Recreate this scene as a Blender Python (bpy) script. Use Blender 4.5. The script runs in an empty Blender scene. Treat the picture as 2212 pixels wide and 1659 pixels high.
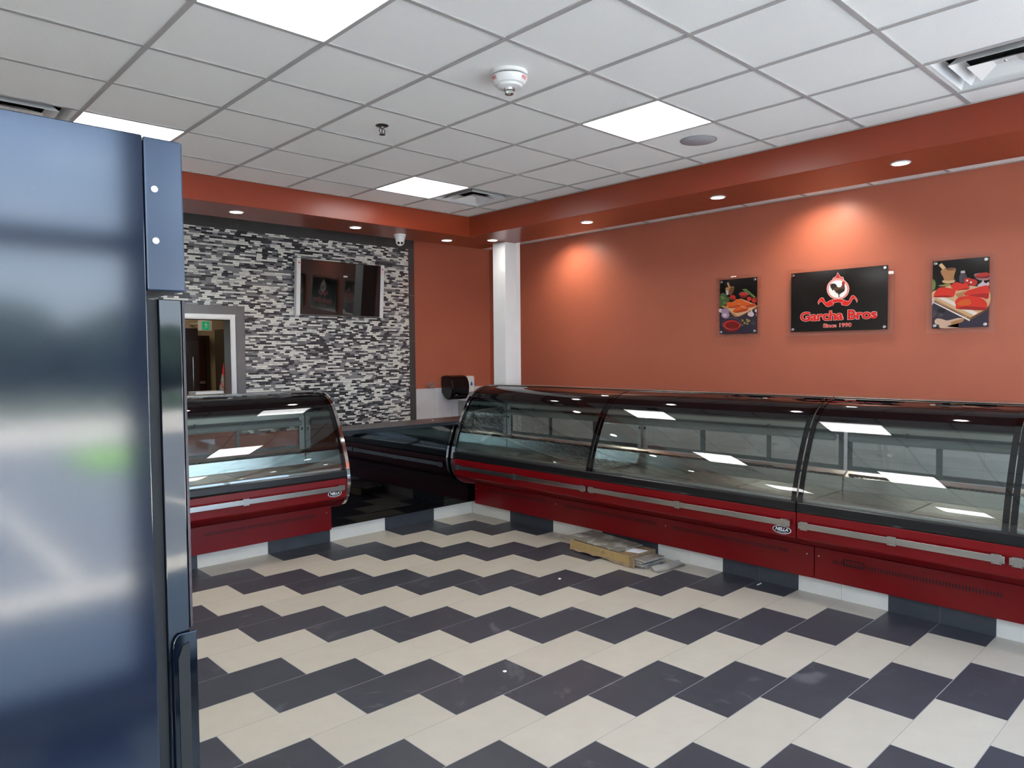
import bpy, bmesh, math, random
import numpy as np
from mathutils import Vector, Matrix
random.seed(7)
S = bpy.context.scene
COL = S.collection
PI = math.pi

# ------------------------------------------------------------------ camera
cam = bpy.data.cameras.new('camera'); cam.sensor_width = 36; cam.lens = 36*1563.4/2212
cam.clip_start = 0.05; cam.clip_end = 200
co = bpy.data.objects.new('camera', cam); COL.objects.link(co)
R_ = Vector((0.72804, -0.68548, -0.00871)); U_ = Vector((0.03444, 0.02388, 0.99912)); F_ = Vector((0.68467, 0.72770, -0.04099))
m3 = Matrix((R_, U_, -F_)).transposed()
co.matrix_world = Matrix.Translation((-4.8114, -5.5928, 1.7465)) @ m3.to_4x4()
S.camera = co
# ------------------------------------------------------------------ view and light levels
S.view_settings.view_transform = 'Standard'; S.view_settings.look = 'None'
S.view_settings.gamma = 1; S.view_settings.use_curve_mapping = False
S.view_settings.exposure = 1.0
PANEL_L = 7.0      # radiance of the ceiling light panels
DOWN_L = 22.0       # radiance of the downlight lenses
DOWN_W = 3.0        # watts of each downlight lamp
WASH_W = 32.0       # watts of the lamps that wash the right wall
SKY = 5.0

H = 3.233; P = 0.6096; ZB = 3.018
XW = 2.07; YW = 2.17; XL = -7.0; YF = -7.4
BX0, BX1, BY0, BY1 = 0.26, 0.95, 0.454, 1.06

def lin(c):
    return tuple((x/12.92 if x <= .04045 else ((x+.055)/1.055)**2.4) for x in [v/255 for v in c])

# ------------------------------------------------------------------ world
W = bpy.data.worlds.new('sky'); S.world = W; W.use_nodes = True
nt = W.node_tree; nt.nodes.clear()
out = nt.nodes.new('ShaderNodeOutputWorld'); bg = nt.nodes.new('ShaderNodeBackground')
tc = nt.nodes.new('ShaderNodeTexCoord'); sp = nt.nodes.new('ShaderNodeSeparateXYZ'); rp = nt.nodes.new('ShaderNodeValToRGB')
nt.links.new(tc.outputs['Generated'], sp.inputs[0]); nt.links.new(sp.outputs[2], rp.inputs[0])
rp.color_ramp.elements[0].position = 0.0; rp.color_ramp.elements[0].color = (.76, .84, .90, 1)
rp.color_ramp.elements[1].position = 0.32; rp.color_ramp.elements[1].color = (.38, .56, .90, 1)
nt.links.new(rp.outputs[0], bg.inputs[0]); bg.inputs[1].default_value = SKY
nt.links.new(bg.outputs[0], out.inputs[0])

# sun: high behind the building, it lights the parking lot and never enters the room
sl = bpy.data.lights.new('sun', 'SUN'); sl.energy = 40; sl.angle = .01; sl.color = (1, .95, .87)
so = bpy.data.objects.new('sun', sl); COL.objects.link(so); so.rotation_euler = (math.radians(-28), math.radians(8), 0)
# ------------------------------------------------------------------ materials
def N(nt, t, **kw):
    n = nt.nodes.new('ShaderNode'+t)
    for k, v in kw.items():
        if k in ('op',): n.operation = v
        elif k[0] == 'i' and k[1:].isdigit():
            i = int(k[1:])
            if hasattr(v, 'is_linked') and hasattr(v, 'node'): nt.links.new(v, n.inputs[i])
            else: n.inputs[i].default_value = v
        else: setattr(n, k, v)
    return n
def M(name, c, rough=.5, metal=0., ior=1.5, emit=None, noise=0., nscale=20., coat=0., bump=0., stretch=None, spec=None):
    m = bpy.data.materials.new(name); m.use_nodes = True
    nt = m.node_tree; b = nt.nodes['Principled BSDF']
    col = lin(c)+(1,)
    b.inputs['Base Color'].default_value = col; b.inputs['Roughness'].default_value = rough
    b.inputs['Metallic'].default_value = metal; b.inputs['IOR'].default_value = ior
    b.inputs['Coat Weight'].default_value = coat; b.inputs['Coat Roughness'].default_value = .04
    if spec is not None: b.inputs['Specular IOR Level'].default_value = spec
    if emit:
        b.inputs['Emission Color'].default_value = lin(c)+(1,); b.inputs['Emission Strength'].default_value = emit
    if noise or bump:
        t = N(nt, 'TexCoord'); v = t.outputs['Object']
        if stretch:
            mp = N(nt, 'Mapping'); nt.links.new(v, mp.inputs[0]); mp.inputs['Scale'].default_value = stretch; v = mp.outputs[0]
        nz = N(nt, 'TexNoise'); nt.links.new(v, nz.inputs['Vector']); nz.inputs['Scale'].default_value = nscale; nz.inputs['Detail'].default_value = 5
        if noise:
            hs = N(nt, 'HueSaturation'); hs.inputs['Color'].default_value = col
            mr = N(nt, 'MapRange'); nt.links.new(nz.outputs[0], mr.inputs[0])
            mr.inputs[1].default_value = .3; mr.inputs[2].default_value = .7; mr.inputs[3].default_value = 1-noise; mr.inputs[4].default_value = 1+noise
            nt.links.new(mr.outputs[0], hs.inputs['Value']); nt.links.new(hs.outputs[0], b.inputs['Base Color'])
        if bump:
            bp = N(nt, 'Bump'); bp.inputs['Strength'].default_value = bump; bp.inputs['Distance'].default_value = .002
            nt.links.new(nz.outputs[0], bp.inputs['Height']); nt.links.new(bp.outputs[0], b.inputs['Normal'])
    return m

def schlick(nt, f0):
    g = N(nt, 'NewGeometry')
    d = N(nt, 'VectorMath', op='DOT_PRODUCT'); nt.links.new(g.outputs['Normal'], d.inputs[0]); nt.links.new(g.outputs['Incoming'], d.inputs[1])
    a = N(nt, 'Math', op='ABSOLUTE', i0=d.outputs['Value'])
    s = N(nt, 'Math', op='SUBTRACT', i0=1.0, i1=a.outputs[0])
    p = N(nt, 'Math', op='POWER', i0=s.outputs[0], i1=5.0)
    return N(nt, 'Math', op='MULTIPLY_ADD', i0=p.outputs[0], i1=1-f0, i2=f0).outputs[0]
def glass(name, tint=(.93, .96, .95), f0=.05, band=None):
    m = bpy.data.materials.new(name); m.use_nodes = True; nt = m.node_tree; nt.nodes.clear()
    o = N(nt, 'OutputMaterial'); t = N(nt, 'BsdfTransparent'); g = N(nt, 'BsdfGlossy'); mx = N(nt, 'MixShader')
    t.inputs[0].default_value = tint+(1,); g.inputs['Roughness'].default_value = .012; g.inputs[0].default_value = (1, 1, 1, 1)
    nt.links.new(schlick(nt, f0), mx.inputs[0]); nt.links.new(t.outputs[0], mx.inputs[1]); nt.links.new(g.outputs[0], mx.inputs[2])
    last = mx
    if band:   # black ceramic print along the upper edge of the pane
        tc = N(nt, 'TexCoord'); s = N(nt, 'SeparateXYZ'); nt.links.new(tc.outputs['Object'], s.inputs[0])
        mr = N(nt, 'MapRange', interpolation_type='SMOOTHSTEP'); nt.links.new(s.outputs[2], mr.inputs[0])
        mr.inputs[1].default_value = band[0]; mr.inputs[2].default_value = band[1]
        b = N(nt, 'BsdfPrincipled'); b.inputs['Base Color'].default_value = (.006, .005, .006, 1); b.inputs['Roughness'].default_value = .04
        m2 = N(nt, 'MixShader'); nt.links.new(mr.outputs[0], m2.inputs[0]); nt.links.new(mx.outputs[0], m2.inputs[1]); nt.links.new(b.outputs[0], m2.inputs[2])
        last = m2
    nt.links.new(last.outputs[0], o.inputs[0])
    return m

MT = {}
MT['orange'] = M('terracotta_paint', (184, 104, 80), .42, noise=.03, nscale=3)
MT['orange2'] = M('terracotta_satin', (140, 54, 28), .33, noise=.03, nscale=3)
MT['white_paint'] = M('white_paint', (236, 236, 236), .5, noise=.02, nscale=6)
MT['wallgrey'] = M('grey_paint', (190, 188, 184), .6)
MT['tile'] = M('acoustic_tile', (246, 245, 242), .95, noise=.05, nscale=220, bump=.3)
MT['tbar'] = M('grid_paint', (178, 175, 173), .5)
MT['white_plastic'] = M('white_plastic', (232, 232, 230), .3)
MT['led'] = M('led_panel', (255, 255, 253), .5, emit=PANEL_L)
MT['led2'] = M('led_lens', (255, 252, 248), .5, emit=DOWN_L)
MT['steel'] = M('brushed_steel', (190, 188, 184), .22, metal=1, noise=.05, nscale=60, stretch=(.05, 1, 1))
MT['steel_dark'] = M('dull_steel', (120, 120, 118), .35, metal=1)
MT['chrome'] = M('chrome', (215, 215, 215), .08, metal=1)
MT['satin'] = M('satin_aluminium', (200, 198, 195), .38, metal=.9)
MT['red'] = M('red_enamel', (114, 3, 10), .3, spec=.35, noise=.02, nscale=4)
MT['red_end'] = M('red_end_plastic', (122, 40, 50), .3)
MT['blackgloss'] = M('black_gloss', (6, 6, 7), .03, ior=1.6)
MT['blackpanel'] = M('black_laminate', (4, 4, 5), .02, ior=1.5)
MT['black'] = M('black_satin', (16, 16, 18), .3)
MT['blackdull'] = M('black_dull', (10, 10, 10), .7)
MT['mirror'] = M('mirrored_end', (112, 120, 120), .03, metal=1)
MT['header'] = M('header_steel', (205, 202, 194), .42, metal=.45, noise=.05, nscale=40, stretch=(.05, 1, 1))
MT['deck'] = M('deck_steel', (158, 138, 122), .16, metal=.75, noise=.06, nscale=4)
MT['grey'] = M('grey_plastic', (92, 98, 98), .4)
MT['ltgrey'] = M('light_grey_plastic', (150, 154, 152), .4)
MT['caseback'] = M('case_liner', (120, 122, 120), .35)
MT['cooler'] = M('cooler_black_paint', (18, 26, 42), .10, ior=1.66, noise=.10, nscale=3)
MT['coolerdoor'] = M('cooler_door_plastic', (8, 14, 22), .05, ior=1.5)
MT['maroon'] = M('maroon_edge', (44, 26, 36), .25)
MT['greyTile'] = M('charcoal_border_tile', (72, 71, 70), .22, noise=.06, nscale=8)
MT['greyTile2'] = M('grey_border_tile', (116, 112, 112), .2, noise=.05, nscale=8)
MT['grout'] = M('grout', (150, 148, 144), .8)
MT['marble'] = M('white_wall_tile', (214, 214, 218), .2, noise=.05, nscale=5, stretch=(1, 1, 2))
MT['base_w'] = M('cream_base_tile', (214, 208, 196), .35, noise=.03, nscale=9)
MT['base_d'] = M('slate_base_tile', (62, 64, 68), .35, noise=.12, nscale=9)
MT['top'] = M('charcoal_woodgrain_laminate', (64, 60, 60), .33, noise=.35, nscale=14, stretch=(.25, 2.2, 1))
MT['beige'] = M('beige_paint', (186, 168, 142), .6)
MT['door'] = M('dark_wood_door', (58, 26, 18), .4)
MT['green'] = M('exit_green', (0, 120, 80), .4, emit=.6)
MT['white'] = M('white_print', (240, 240, 240), .4)
MT['cardboard'] = M('cardboard', (166, 136, 88), .85, noise=.1, nscale=25)
MT['cardboard2'] = M('worn_cardboard', (142, 116, 84), .9, noise=.25, nscale=18)
MT['film'] = M('grey_plastic_film', (146, 139, 128), .3, noise=.25, nscale=25)
MT['paper'] = M('grey_paper', (158, 152, 140), .8, noise=.08, nscale=12)
MT['red_print'] = M('red_print', (214, 22, 16), .35)
MT['pink_print'] = M('pale_red_outline', (240, 196, 186), .35)
MT['board'] = M('black_sign_board', (20, 17, 15), .12)
MT['acrylic'] = glass('clear_acrylic', (.985, .985, .985), .03)
MT['glass'] = glass('shop_glass', (.95, .97, .97), .04)
MT['caseglass'] = glass('case_glass', (.86, .90, .885), .055, band=(1.235, 1.275))
MT['inglass'] = glass('divider_glass', (.86, .9, .88), .16)
MT['reardoor'] = glass('rear_door_glass', (.80, .83, .82), .09)
MT['asphalt'] = M('asphalt', (118, 122, 128), .9, noise=.1, nscale=1)
MT['walk'] = M('concrete_walk', (208, 200, 188), .85)
MT['hedge'] = M('dark_green_foliage', (34, 50, 38), .9, noise=.3, nscale=4)
MT['verge'] = M('dark_grass', (58, 74, 56), .95, noise=.2, nscale=2)
MT['grass'] = M('bright_grass', (128, 190, 50), .9)
MT['blue'] = M('blue_print', (52, 110, 190), .3)

# floor tiles: 61 x 31 cm, each row shifted by half a tile, dark and cream alternating
FX, FY, TL, TW, TS = -2.355, -2.892, 0.61, 0.3098, 0.5
def is_dark(x, y):
    r = math.floor((FY-y)/TW); u = (x-FX)/TL - r*TS
    return math.floor(u) % 2 == 0
def floor_mat():
    m = bpy.data.materials.new('half_offset_floor_tiles'); m.use_nodes = True; nt = m.node_tree; b = nt.nodes['Principled BSDF']
    g = N(nt, 'NewGeometry'); s = N(nt, 'SeparateXYZ'); nt.links.new(g.outputs['Position'], s.inputs[0])
    v = N(nt, 'Math', op='MULTIPLY_ADD', i0=s.outputs[1], i1=-1/TW, i2=FY/TW).outputs[0]
    r = N(nt, 'Math', op='FLOOR', i0=v).outputs[0]
    u0 = N(nt, 'Math', op='MULTIPLY_ADD', i0=s.outputs[0], i1=1/TL, i2=-FX/TL).outputs[0]
    u = N(nt, 'Math', op='MULTIPLY_ADD', i0=r, i1=-TS, i2=u0).outputs[0]
    c = N(nt, 'Math', op='FLOOR', i0=u).outputs[0]
    dk = N(nt, 'Math', op='FLOORED_MODULO', i0=c, i1=2.0).outputs[0]
    fu = N(nt, 'Math', op='SUBTRACT', i0=u, i1=c).outputs[0]; fv = N(nt, 'Math', op='SUBTRACT', i0=v, i1=r).outputs[0]
    def edge(f, size, g):
        a = N(nt, 'Math', op='SUBTRACT', i0=f, i1=.5).outputs[0]; a = N(nt, 'Math', op='ABSOLUTE', i0=a).outputs[0]
        return N(nt, 'Math', op='GREATER_THAN', i0=a, i1=.5-g/size).outputs[0]
    gr = N(nt, 'Math', op='MAXIMUM', i0=edge(fu, TL, .0016), i1=edge(fv, TW, .0016)).outputs[0]
    cv = N(nt, 'CombineXYZ', i0=c, i1=r); wn = N(nt, 'TexWhiteNoise', noise_dimensions='3D'); nt.links.new(cv.outputs[0], wn.inputs['Vector'])
    nz = N(nt, 'TexNoise'); nt.links.new(g.outputs['Position'], nz.inputs['Vector']); nz.inputs['Scale'].default_value = 7; nz.inputs['Detail'].default_value = 8; nz.inputs['Roughness'].default_value = .7
    sc = N(nt, 'TexNoise'); nt.links.new(g.outputs['Position'], sc.inputs['Vector']); sc.inputs['Scale'].default_value = 2.3; sc.inputs['Detail'].default_value = 9; sc.inputs['Distortion'].default_value = 2.5
    def mixc(f, a, bb):
        x = N(nt, 'Mix', data_type='RGBA'); 
        nt.links.new(f, x.inputs['Factor'])
        for v_, k in ((a, 'A'), (bb, 'B')):
            soc = [i for i in x.inputs if i.name == k and i.type == 'RGBA'][0]
            if isinstance(v_, tuple): soc.default_value = v_+(1,)
            else: nt.links.new(v_, soc)
        return [o for o in x.outputs if o.type == 'RGBA'][0]
    dcol = mixc(nz.outputs[0], lin((50, 51, 56)), lin((74, 74, 80)))
    # dusty scuffs on the dark tiles
    sm = N(nt, 'MapRange'); nt.links.new(sc.outputs[0], sm.inputs[0]); sm.inputs[1].default_value = .62; sm.inputs[2].default_value = .8; sm.inputs[3].default_value = 0; sm.inputs[4].default_value = .5
    dcol = mixc(sm.outputs[0], dcol, lin((140, 140, 140)))
    wcol = mixc(nz.outputs[0], lin((183, 173, 155)), lin((201, 192, 175)))
    base = mixc(dk, dcol, wcol)
    grc = mixc(dk, lin((168, 168, 166)), lin((150, 146, 138)))
    base = mixc(gr, base, grc)
    hs = N(nt, 'HueSaturation'); nt.links.new(base, hs.inputs['Color'])
    mr = N(nt, 'MapRange'); nt.links.new(wn.outputs[0], mr.inputs[0]); mr.inputs[3].default_value = .96; mr.inputs[4].default_value = 1.04
    nt.links.new(mr.outputs[0], hs.inputs['Value']); nt.links.new(hs.outputs[0], b.inputs['Base Color'])
    b.inputs['Roughness'].default_value = .36; b.inputs['Specular IOR Level'].default_value = .45
    return m
MT['floor'] = floor_mat()

def mosaic_mat():
    m = bpy.data.materials.new('strip_mosaic_tile'); m.use_nodes = True; nt = m.node_tree; b = nt.nodes['Principled BSDF']
    g = N(nt, 'NewGeometry'); s = N(nt, 'SeparateXYZ'); nt.links.new(g.outputs['Position'], s.inputs[0])
    RP = .0196; CW = .122
    v = N(nt, 'Math', op='MULTIPLY', i0=s.outputs[2], i1=1/RP).outputs[0]; r = N(nt, 'Math', op='FLOOR', i0=v).outputs[0]
    wr = N(nt, 'TexWhiteNoise', noise_dimensions='1D', i1=r) if False else N(nt, 'TexWhiteNoise', noise_dimensions='1D')
    nt.links.new(r, wr.inputs['W'])
    u = N(nt, 'Math', op='MULTIPLY_ADD', i0=s.outputs[0], i1=1/CW, i2=wr.outputs[0]).outputs[0]
    c = N(nt, 'Math', op='FLOOR', i0=u).outputs[0]; f = N(nt, 'Math', op='SUBTRACT', i0=u, i1=c).outputs[0]
    cv = N(nt, 'CombineXYZ', i0=c, i1=r, i2=3.3); w1 = N(nt, 'TexWhiteNoise', noise_dimensions='3D'); nt.links.new(cv.outputs[0], w1.inputs['Vector'])
    # some strips are cut in two at a random place
    sx = N(nt, 'SeparateColor'); nt.links.new(w1.outputs['Color'], sx.inputs[0])
    cut = N(nt, 'MapRange'); nt.links.new(sx.outputs[0], cut.inputs[0]); cut.inputs[3].default_value = .38; cut.inputs[4].default_value = .62
    two = N(nt, 'Math', op='GREATER_THAN', i0=sx.outputs[1], i1=.25).outputs[0]
    over = N(nt, 'Math', op='GREATER_THAN', i0=f, i1=cut.outputs[0]).outputs[0]
    sub = N(nt, 'Math', op='MULTIPLY', i0=over, i1=two).outputs[0]
    cv2 = N(nt, 'CombineXYZ', i0=c, i1=r, i2=sub); w2 = N(nt, 'TexWhiteNoise', noise_dimensions='3D'); nt.links.new(cv2.outputs[0], w2.inputs['Vector'])
    rp = N(nt, 'ValToRGB'); nt.links.new(w2.outputs[0], rp.inputs[0]); cr = rp.color_ramp; cr.interpolation = 'CONSTANT'
    cols = [(0, (238, 236, 228)), (.30, (214, 213, 208)), (.43, (140, 140, 142)), (.58, (112, 112, 115)), (.72, (62, 63, 68)), (.87, (46, 47, 52))]
    while len(cr.elements) < len(cols): cr.elements.new(.5)
    for e, (p, c_) in zip(cr.elements, cols): e.position = p; e.color = lin(c_)+(1,)
    fv = N(nt, 'Math', op='SUBTRACT', i0=v, i1=r).outputs[0]
    gy = N(nt, 'Math', op='GREATER_THAN', i0=fv, i1=.9).outputs[0]
    gx = N(nt, 'Math', op='LESS_THAN', i0=f, i1=.018).outputs[0]
    dd = N(nt, 'Math', op='SUBTRACT', i0=f, i1=cut.outputs[0]).outputs[0]; dd = N(nt, 'Math', op='ABSOLUTE', i0=dd).outputs[0]
    gx2 = N(nt, 'Math', op='LESS_THAN', i0=dd, i1=.009).outputs[0]; gx2 = N(nt, 'Math', op='MULTIPLY', i0=gx2, i1=two).outputs[0]
    gg = N(nt, 'Math', op='MAXIMUM', i0=gy, i1=gx).outputs[0]; gg = N(nt, 'Math', op='MAXIMUM', i0=gg, i1=gx2).outputs[0]
    mx = N(nt, 'Mix', data_type='RGBA'); nt.links.new(gg, mx.inputs['Factor'])
    A = [i for i in mx.inputs if i.type == 'RGBA']; nt.links.new(rp.outputs[0], A[0]); A[1].default_value = lin((120, 120, 118))+(1,)
    nt.links.new([o for o in mx.outputs if o.type == 'RGBA'][0], b.inputs['Base Color'])
    b.inputs['Roughness'].default_value = .14
    bp = N(nt, 'Bump', invert=True); bp.inputs['Strength'].default_value = .5; bp.inputs['Distance'].default_value = .001
    nt.links.new(gg, bp.inputs['Height']); nt.links.new(bp.outputs[0], b.inputs['Normal'])
    return m
MT['mosaic'] = mosaic_mat()

def sheet_mat():   # tile backing sheet with pale mesh pattern
    m = M('grey_backing_sheet', (128, 122, 108), .6); nt = m.node_tree; b = nt.nodes['Principled BSDF']
    t = N(nt, 'TexCoord'); nz = N(nt, 'TexNoise'); nt.links.new(t.outputs['Object'], nz.inputs['Vector']); nz.inputs['Scale'].default_value = 9; nz.inputs['Detail'].default_value = 6
    wv = N(nt, 'TexWave'); nt.links.new(t.outputs['Object'], wv.inputs['Vector']); wv.inputs['Scale'].default_value = 40; wv.inputs['Distortion'].default_value = 3
    a = N(nt, 'MapRange'); nt.links.new(nz.outputs[0], a.inputs[0]); a.inputs[1].default_value = .5; a.inputs[2].default_value = .62
    f = N(nt, 'Math', op='MULTIPLY', i0=a.outputs[0], i1=wv.outputs[1]).outputs[0]
    mx = N(nt, 'Mix', data_type='RGBA'); nt.links.new(f, mx.inputs['Factor']); A = [i for i in mx.inputs if i.type == 'RGBA']
    A[0].default_value = lin((128, 122, 108))+(1,); A[1].default_value = lin((206, 204, 194))+(1,)
    nt.links.new([o for o in mx.outputs if o.type == 'RGBA'][0], b.inputs['Base Color'])
    return m
MT['sheet'] = sheet_mat()

# ------------------------------------------------------------------ mesh builder
class MB:
    def __init__(s): s.v = []; s.f = []; s.m = []
    def add(s, vs, fs, mat=0):
        o = len(s.v); s.v += [tuple(v) for v in vs]
        for f in fs: s.f.append(tuple(i+o for i in f)); s.m.append(mat)
    def box(s, x0, x1, y0, y1, z0, z1, mat=0):
        v = [(x, y, z) for z in (z0, z1) for y in (y0, y1) for x in (x0, x1)]
        s.add(v, [(0, 2, 3, 1), (4, 5, 7, 6), (0, 1, 5, 4), (2, 6, 7, 3), (0, 4, 6, 2), (1, 3, 7, 5)], mat); return s
    def quad(s, a, b, c, d, mat=0): s.add([a, b, c, d], [(0, 1, 2, 3)], mat); return s
    def prism(s, poly, fn, h0, h1, mat=0):
        n = len(poly); a = [fn(p, h0) for p in poly]; b = [fn(p, h1) for p in poly]
        s.add(a+b, [tuple(range(n))[::-1], tuple(range(n, 2*n))]+[(i, (i+1) % n, n+(i+1) % n, n+i) for i in range(n)], mat); return s
    def strip(s, outer, inner, fn, h0, h1, mat=0):   # open band between two polylines, extruded
        n = len(outer); V = [fn(p, h) for h in (h0, h1) for p in list(outer)+list(inner)]
        F = []
        for i in range(n-1):
            F += [(i, i+1, 2*n+i+1, 2*n+i), (n+i, 3*n+i, 3*n+i+1, n+i+1), (i, n+i, n+i+1, i+1), (2*n+i, 2*n+i+1, 3*n+i+1, 3*n+i)]
        F += [(0, 2*n, 3*n, n), (n-1, 2*n-1, 4*n-1, 3*n-1)]
        s.add(V, F, mat); return s
    def lathe(s, prof, c, axis='z', seg=24, mat=0, up=1):
        V = []; n = len(prof)
        for k in range(seg):
            a = 2*PI*k/seg
            for r, h in prof:
                p = (r*math.cos(a), r*math.sin(a), h*up)
                if axis == 'x': p = (p[2], p[0], p[1])
                if axis == 'y': p = (p[0], p[2], p[1])
                V.append((c[0]+p[0], c[1]+p[1], c[2]+p[2]))
        F = [(k*n+i, ((k+1) % seg)*n+i, ((k+1) % seg)*n+i+1, k*n+i+1) for k in range(seg) for i in range(n-1)]
        F += [tuple(k*n for k in range(seg))[::-1], tuple(k*n+n-1 for k in range(seg))]
        s.add(V, F, mat); return s
    def tube(s, pts, r, seg=8, mat=0):
        pts = [Vector(p) for p in pts]; V = []; n = len(pts)
        for i, p in enumerate(pts):
            d = (pts[min(i+1, n-1)]-pts[max(i-1, 0)]).normalized()
            u = d.orthogonal().normalized() if i == 0 else (pu-d*pu.dot(d)).normalized()
            pu = u; w = d.cross(u)
            for k in range(seg):
                a = 2*PI*k/seg; V.append(p+(u*math.cos(a)+w*math.sin(a))*r)
        F = [(i*seg+k, i*seg+(k+1) % seg, (i+1)*seg+(k+1) % seg, (i+1)*seg+k) for i in range(n-1) for k in range(seg)]
        F += [tuple(range(seg))[::-1], tuple(range((n-1)*seg, n*seg))]
        s.add(V, F, mat); return s
    def build(s, name, mats, parent=None, bevel=0, smooth=None, label=None, loc=None):
        me = bpy.data.meshes.new(name); me.from_pydata(s.v, [], s.f)
        if not isinstance(mats, (list, tuple)): mats = [mats]
        for m in mats: me.materials.append(MT[m] if isinstance(m, str) else m)
        for p, i in zip(me.polygons, s.m): p.material_index = i
        bm = bmesh.new(); bm.from_mesh(me); bmesh.ops.recalc_face_normals(bm, faces=bm.faces); bm.to_mesh(me); bm.free()
        if smooth is not None:
            for p in me.polygons: p.use_smooth = True
            me.set_sharp_from_angle(angle=math.radians(smooth))
        o = bpy.data.objects.new(name, me); COL.objects.link(o)
        if parent: o.parent = parent
        if loc: o.location = loc
        if bevel:
            b = o.modifiers.new('bevel', 'BEVEL'); b.width = bevel; b.segments = 2; b.limit_method = 'ANGLE'
        if label: o['label'] = label
        return o
def thing(name, label, cat, loc=(0, 0, 0), rz=0, group=None):
    o = bpy.data.objects.new(name, None); COL.objects.link(o); o.location = loc; o.rotation_euler = (0, 0, rz)
    o.empty_display_size = .1; o['label'] = label; o['category'] = cat
    if group: o['group'] = group
    return o
def tag(o, label, cat, group=None):
    o['label'] = label; o['category'] = cat
    if group: o['group'] = group
    return o
def struct(o): o['kind'] = 'structure'; return o
def kids(o): return [c for c in bpy.data.objects if c.parent == o]
def dup(root, loc, label, group=None, rz=None):
    r = root.copy(); COL.objects.link(r); r.location = loc; r['label'] = label
    if rz is not None: r.rotation_euler = (0, 0, rz)
    if group: r['group'] = group
    for c in kids(root):
        d = c.copy(); COL.objects.link(d); d.parent = r
        for g in kids(c):
            e = g.copy(); COL.objects.link(e); e.parent = d
    return r
def spline(pts, n=6):
    P_ = [Vector(p) for p in pts]; P_ = [P_[0]*2-P_[1]]+P_+[P_[-1]*2-P_[-2]]; o = []
    for i in range(1, len(P_)-2):
        a, b, c, d = P_[i-1:i+3]
        for k in range(n):
            t = k/n; o.append(.5*((2*b)+(c-a)*t+(2*a-5*b+4*c-d)*t*t+(3*b-a-3*c+d)*t**3))
    o.append(P_[-2]); return o
def text_mesh(body, offset=0., shear=0., extrude=0.):
    cu = bpy.data.curves.new('txt', 'FONT'); cu.body = body; cu.offset = offset; cu.shear = shear; cu.extrude = extrude; cu.resolution_u = 4
    ob = bpy.data.objects.new('txt', cu); COL.objects.link(ob)
    dg = bpy.context.evaluated_depsgraph_get(); dg.update()
    me = bpy.data.meshes.new_from_object(ob.evaluated_get(dg))
    vs = [tuple(v.co) for v in me.vertices]; fs = [tuple(p.vertices) for p in me.polygons]
    bpy.data.objects.remove(ob); bpy.data.curves.remove(cu); bpy.data.meshes.remove(me)
    return vs, fs
def fit_text(mb, body, fn, u0, u1, v0, v1, h, mat=0, offset=0., shear=0., ref=None):
    vs, fs = text_mesh(body, offset, shear)
    rv = text_mesh(body, ref, shear)[0] if ref is not None else vs
    xs = [v[0] for v in rv]; ys = [v[1] for v in rv]; x0, x1, y0, y1 = min(xs), max(xs), min(ys), max(ys)
    mb.add([fn(u0+(v[0]-x0)/(x1-x0)*(u1-u0), v0+(v[1]-y0)/(y1-y0)*(v1-v0), h) for v in vs], fs, mat)

# ------------------------------------------------------------------ setting: floor, walls, ceiling
struct(MB().box(XL-.2, XW+.2, YF-.2, 6.2, -.1, 0).build('floor', 'floor'))
# pass-through opening in the back wall
OX0, OX1, OZ0, OZ1 = -3.4, -1.66, 1.32, 2.155
wb = MB()
wb.box(XL, OX0, YW, YW+.15, 0, H+.3).box(OX1, XW+.2, YW, YW+.15, 0, H+.3).box(OX0, OX1, YW, YW+.15, 0, OZ0).box(OX0, OX1, YW, YW+.15, OZ1, H+.3)
struct(wb.build('wall_back', 'orange'))
struct(MB().box(XW, XW+.2, YF, YW, 0, H+.3).build('wall_right', 'orange'))
struct(MB().box(XL-.2, XL, YF, YW+.15, 0, H+.3).build('wall_left', 'white_paint'))
# front: shop window between piers
struct(MB().box(XL-.2, -6.7, YF-.2, YF, 0, H+.3).box(1.85, XW+.2, YF-.2, YF, 0, H+.3).box(-6.7, 1.85, YF-.2, YF, 2.95, H+.3).box(-6.7, 1.85, YF-.2, YF, 0, .12).build('wall_front', 'wallgrey'))
fr = MB()
for x, wd in ((-6.7, .06), (-5.1, .06), (-3.74, .2), (-2.2, .06), (-.8, .06), (.5, .06), (1.79, .06)): fr.box(x, x+wd, YF-.15, YF-.03, .12, 2.95)
for z, hz in ((.12, .07), (2.245, .105), (2.89, .07)): fr.box(-6.7, 1.85, YF-.15, YF-.03, z, z+hz)
f1 = struct(fr.build('window_1', 'black'))
MB().box(-6.7, 1.85, YF-.095, YF-.085, .12, 2.95).build('pane', 'glass', f1)

# bulkhead running round below the ceiling
def ext(p, h): return (p[0], p[1], h)
struct(MB().prism([(BX0, YF), (BX1, YF), (BX1, BY1), (XL, BY1), (XL, BY0), (BX0, BY0)], ext, ZB, H+.02).build('trim_1', 'orange2', bevel=.004))
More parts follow.
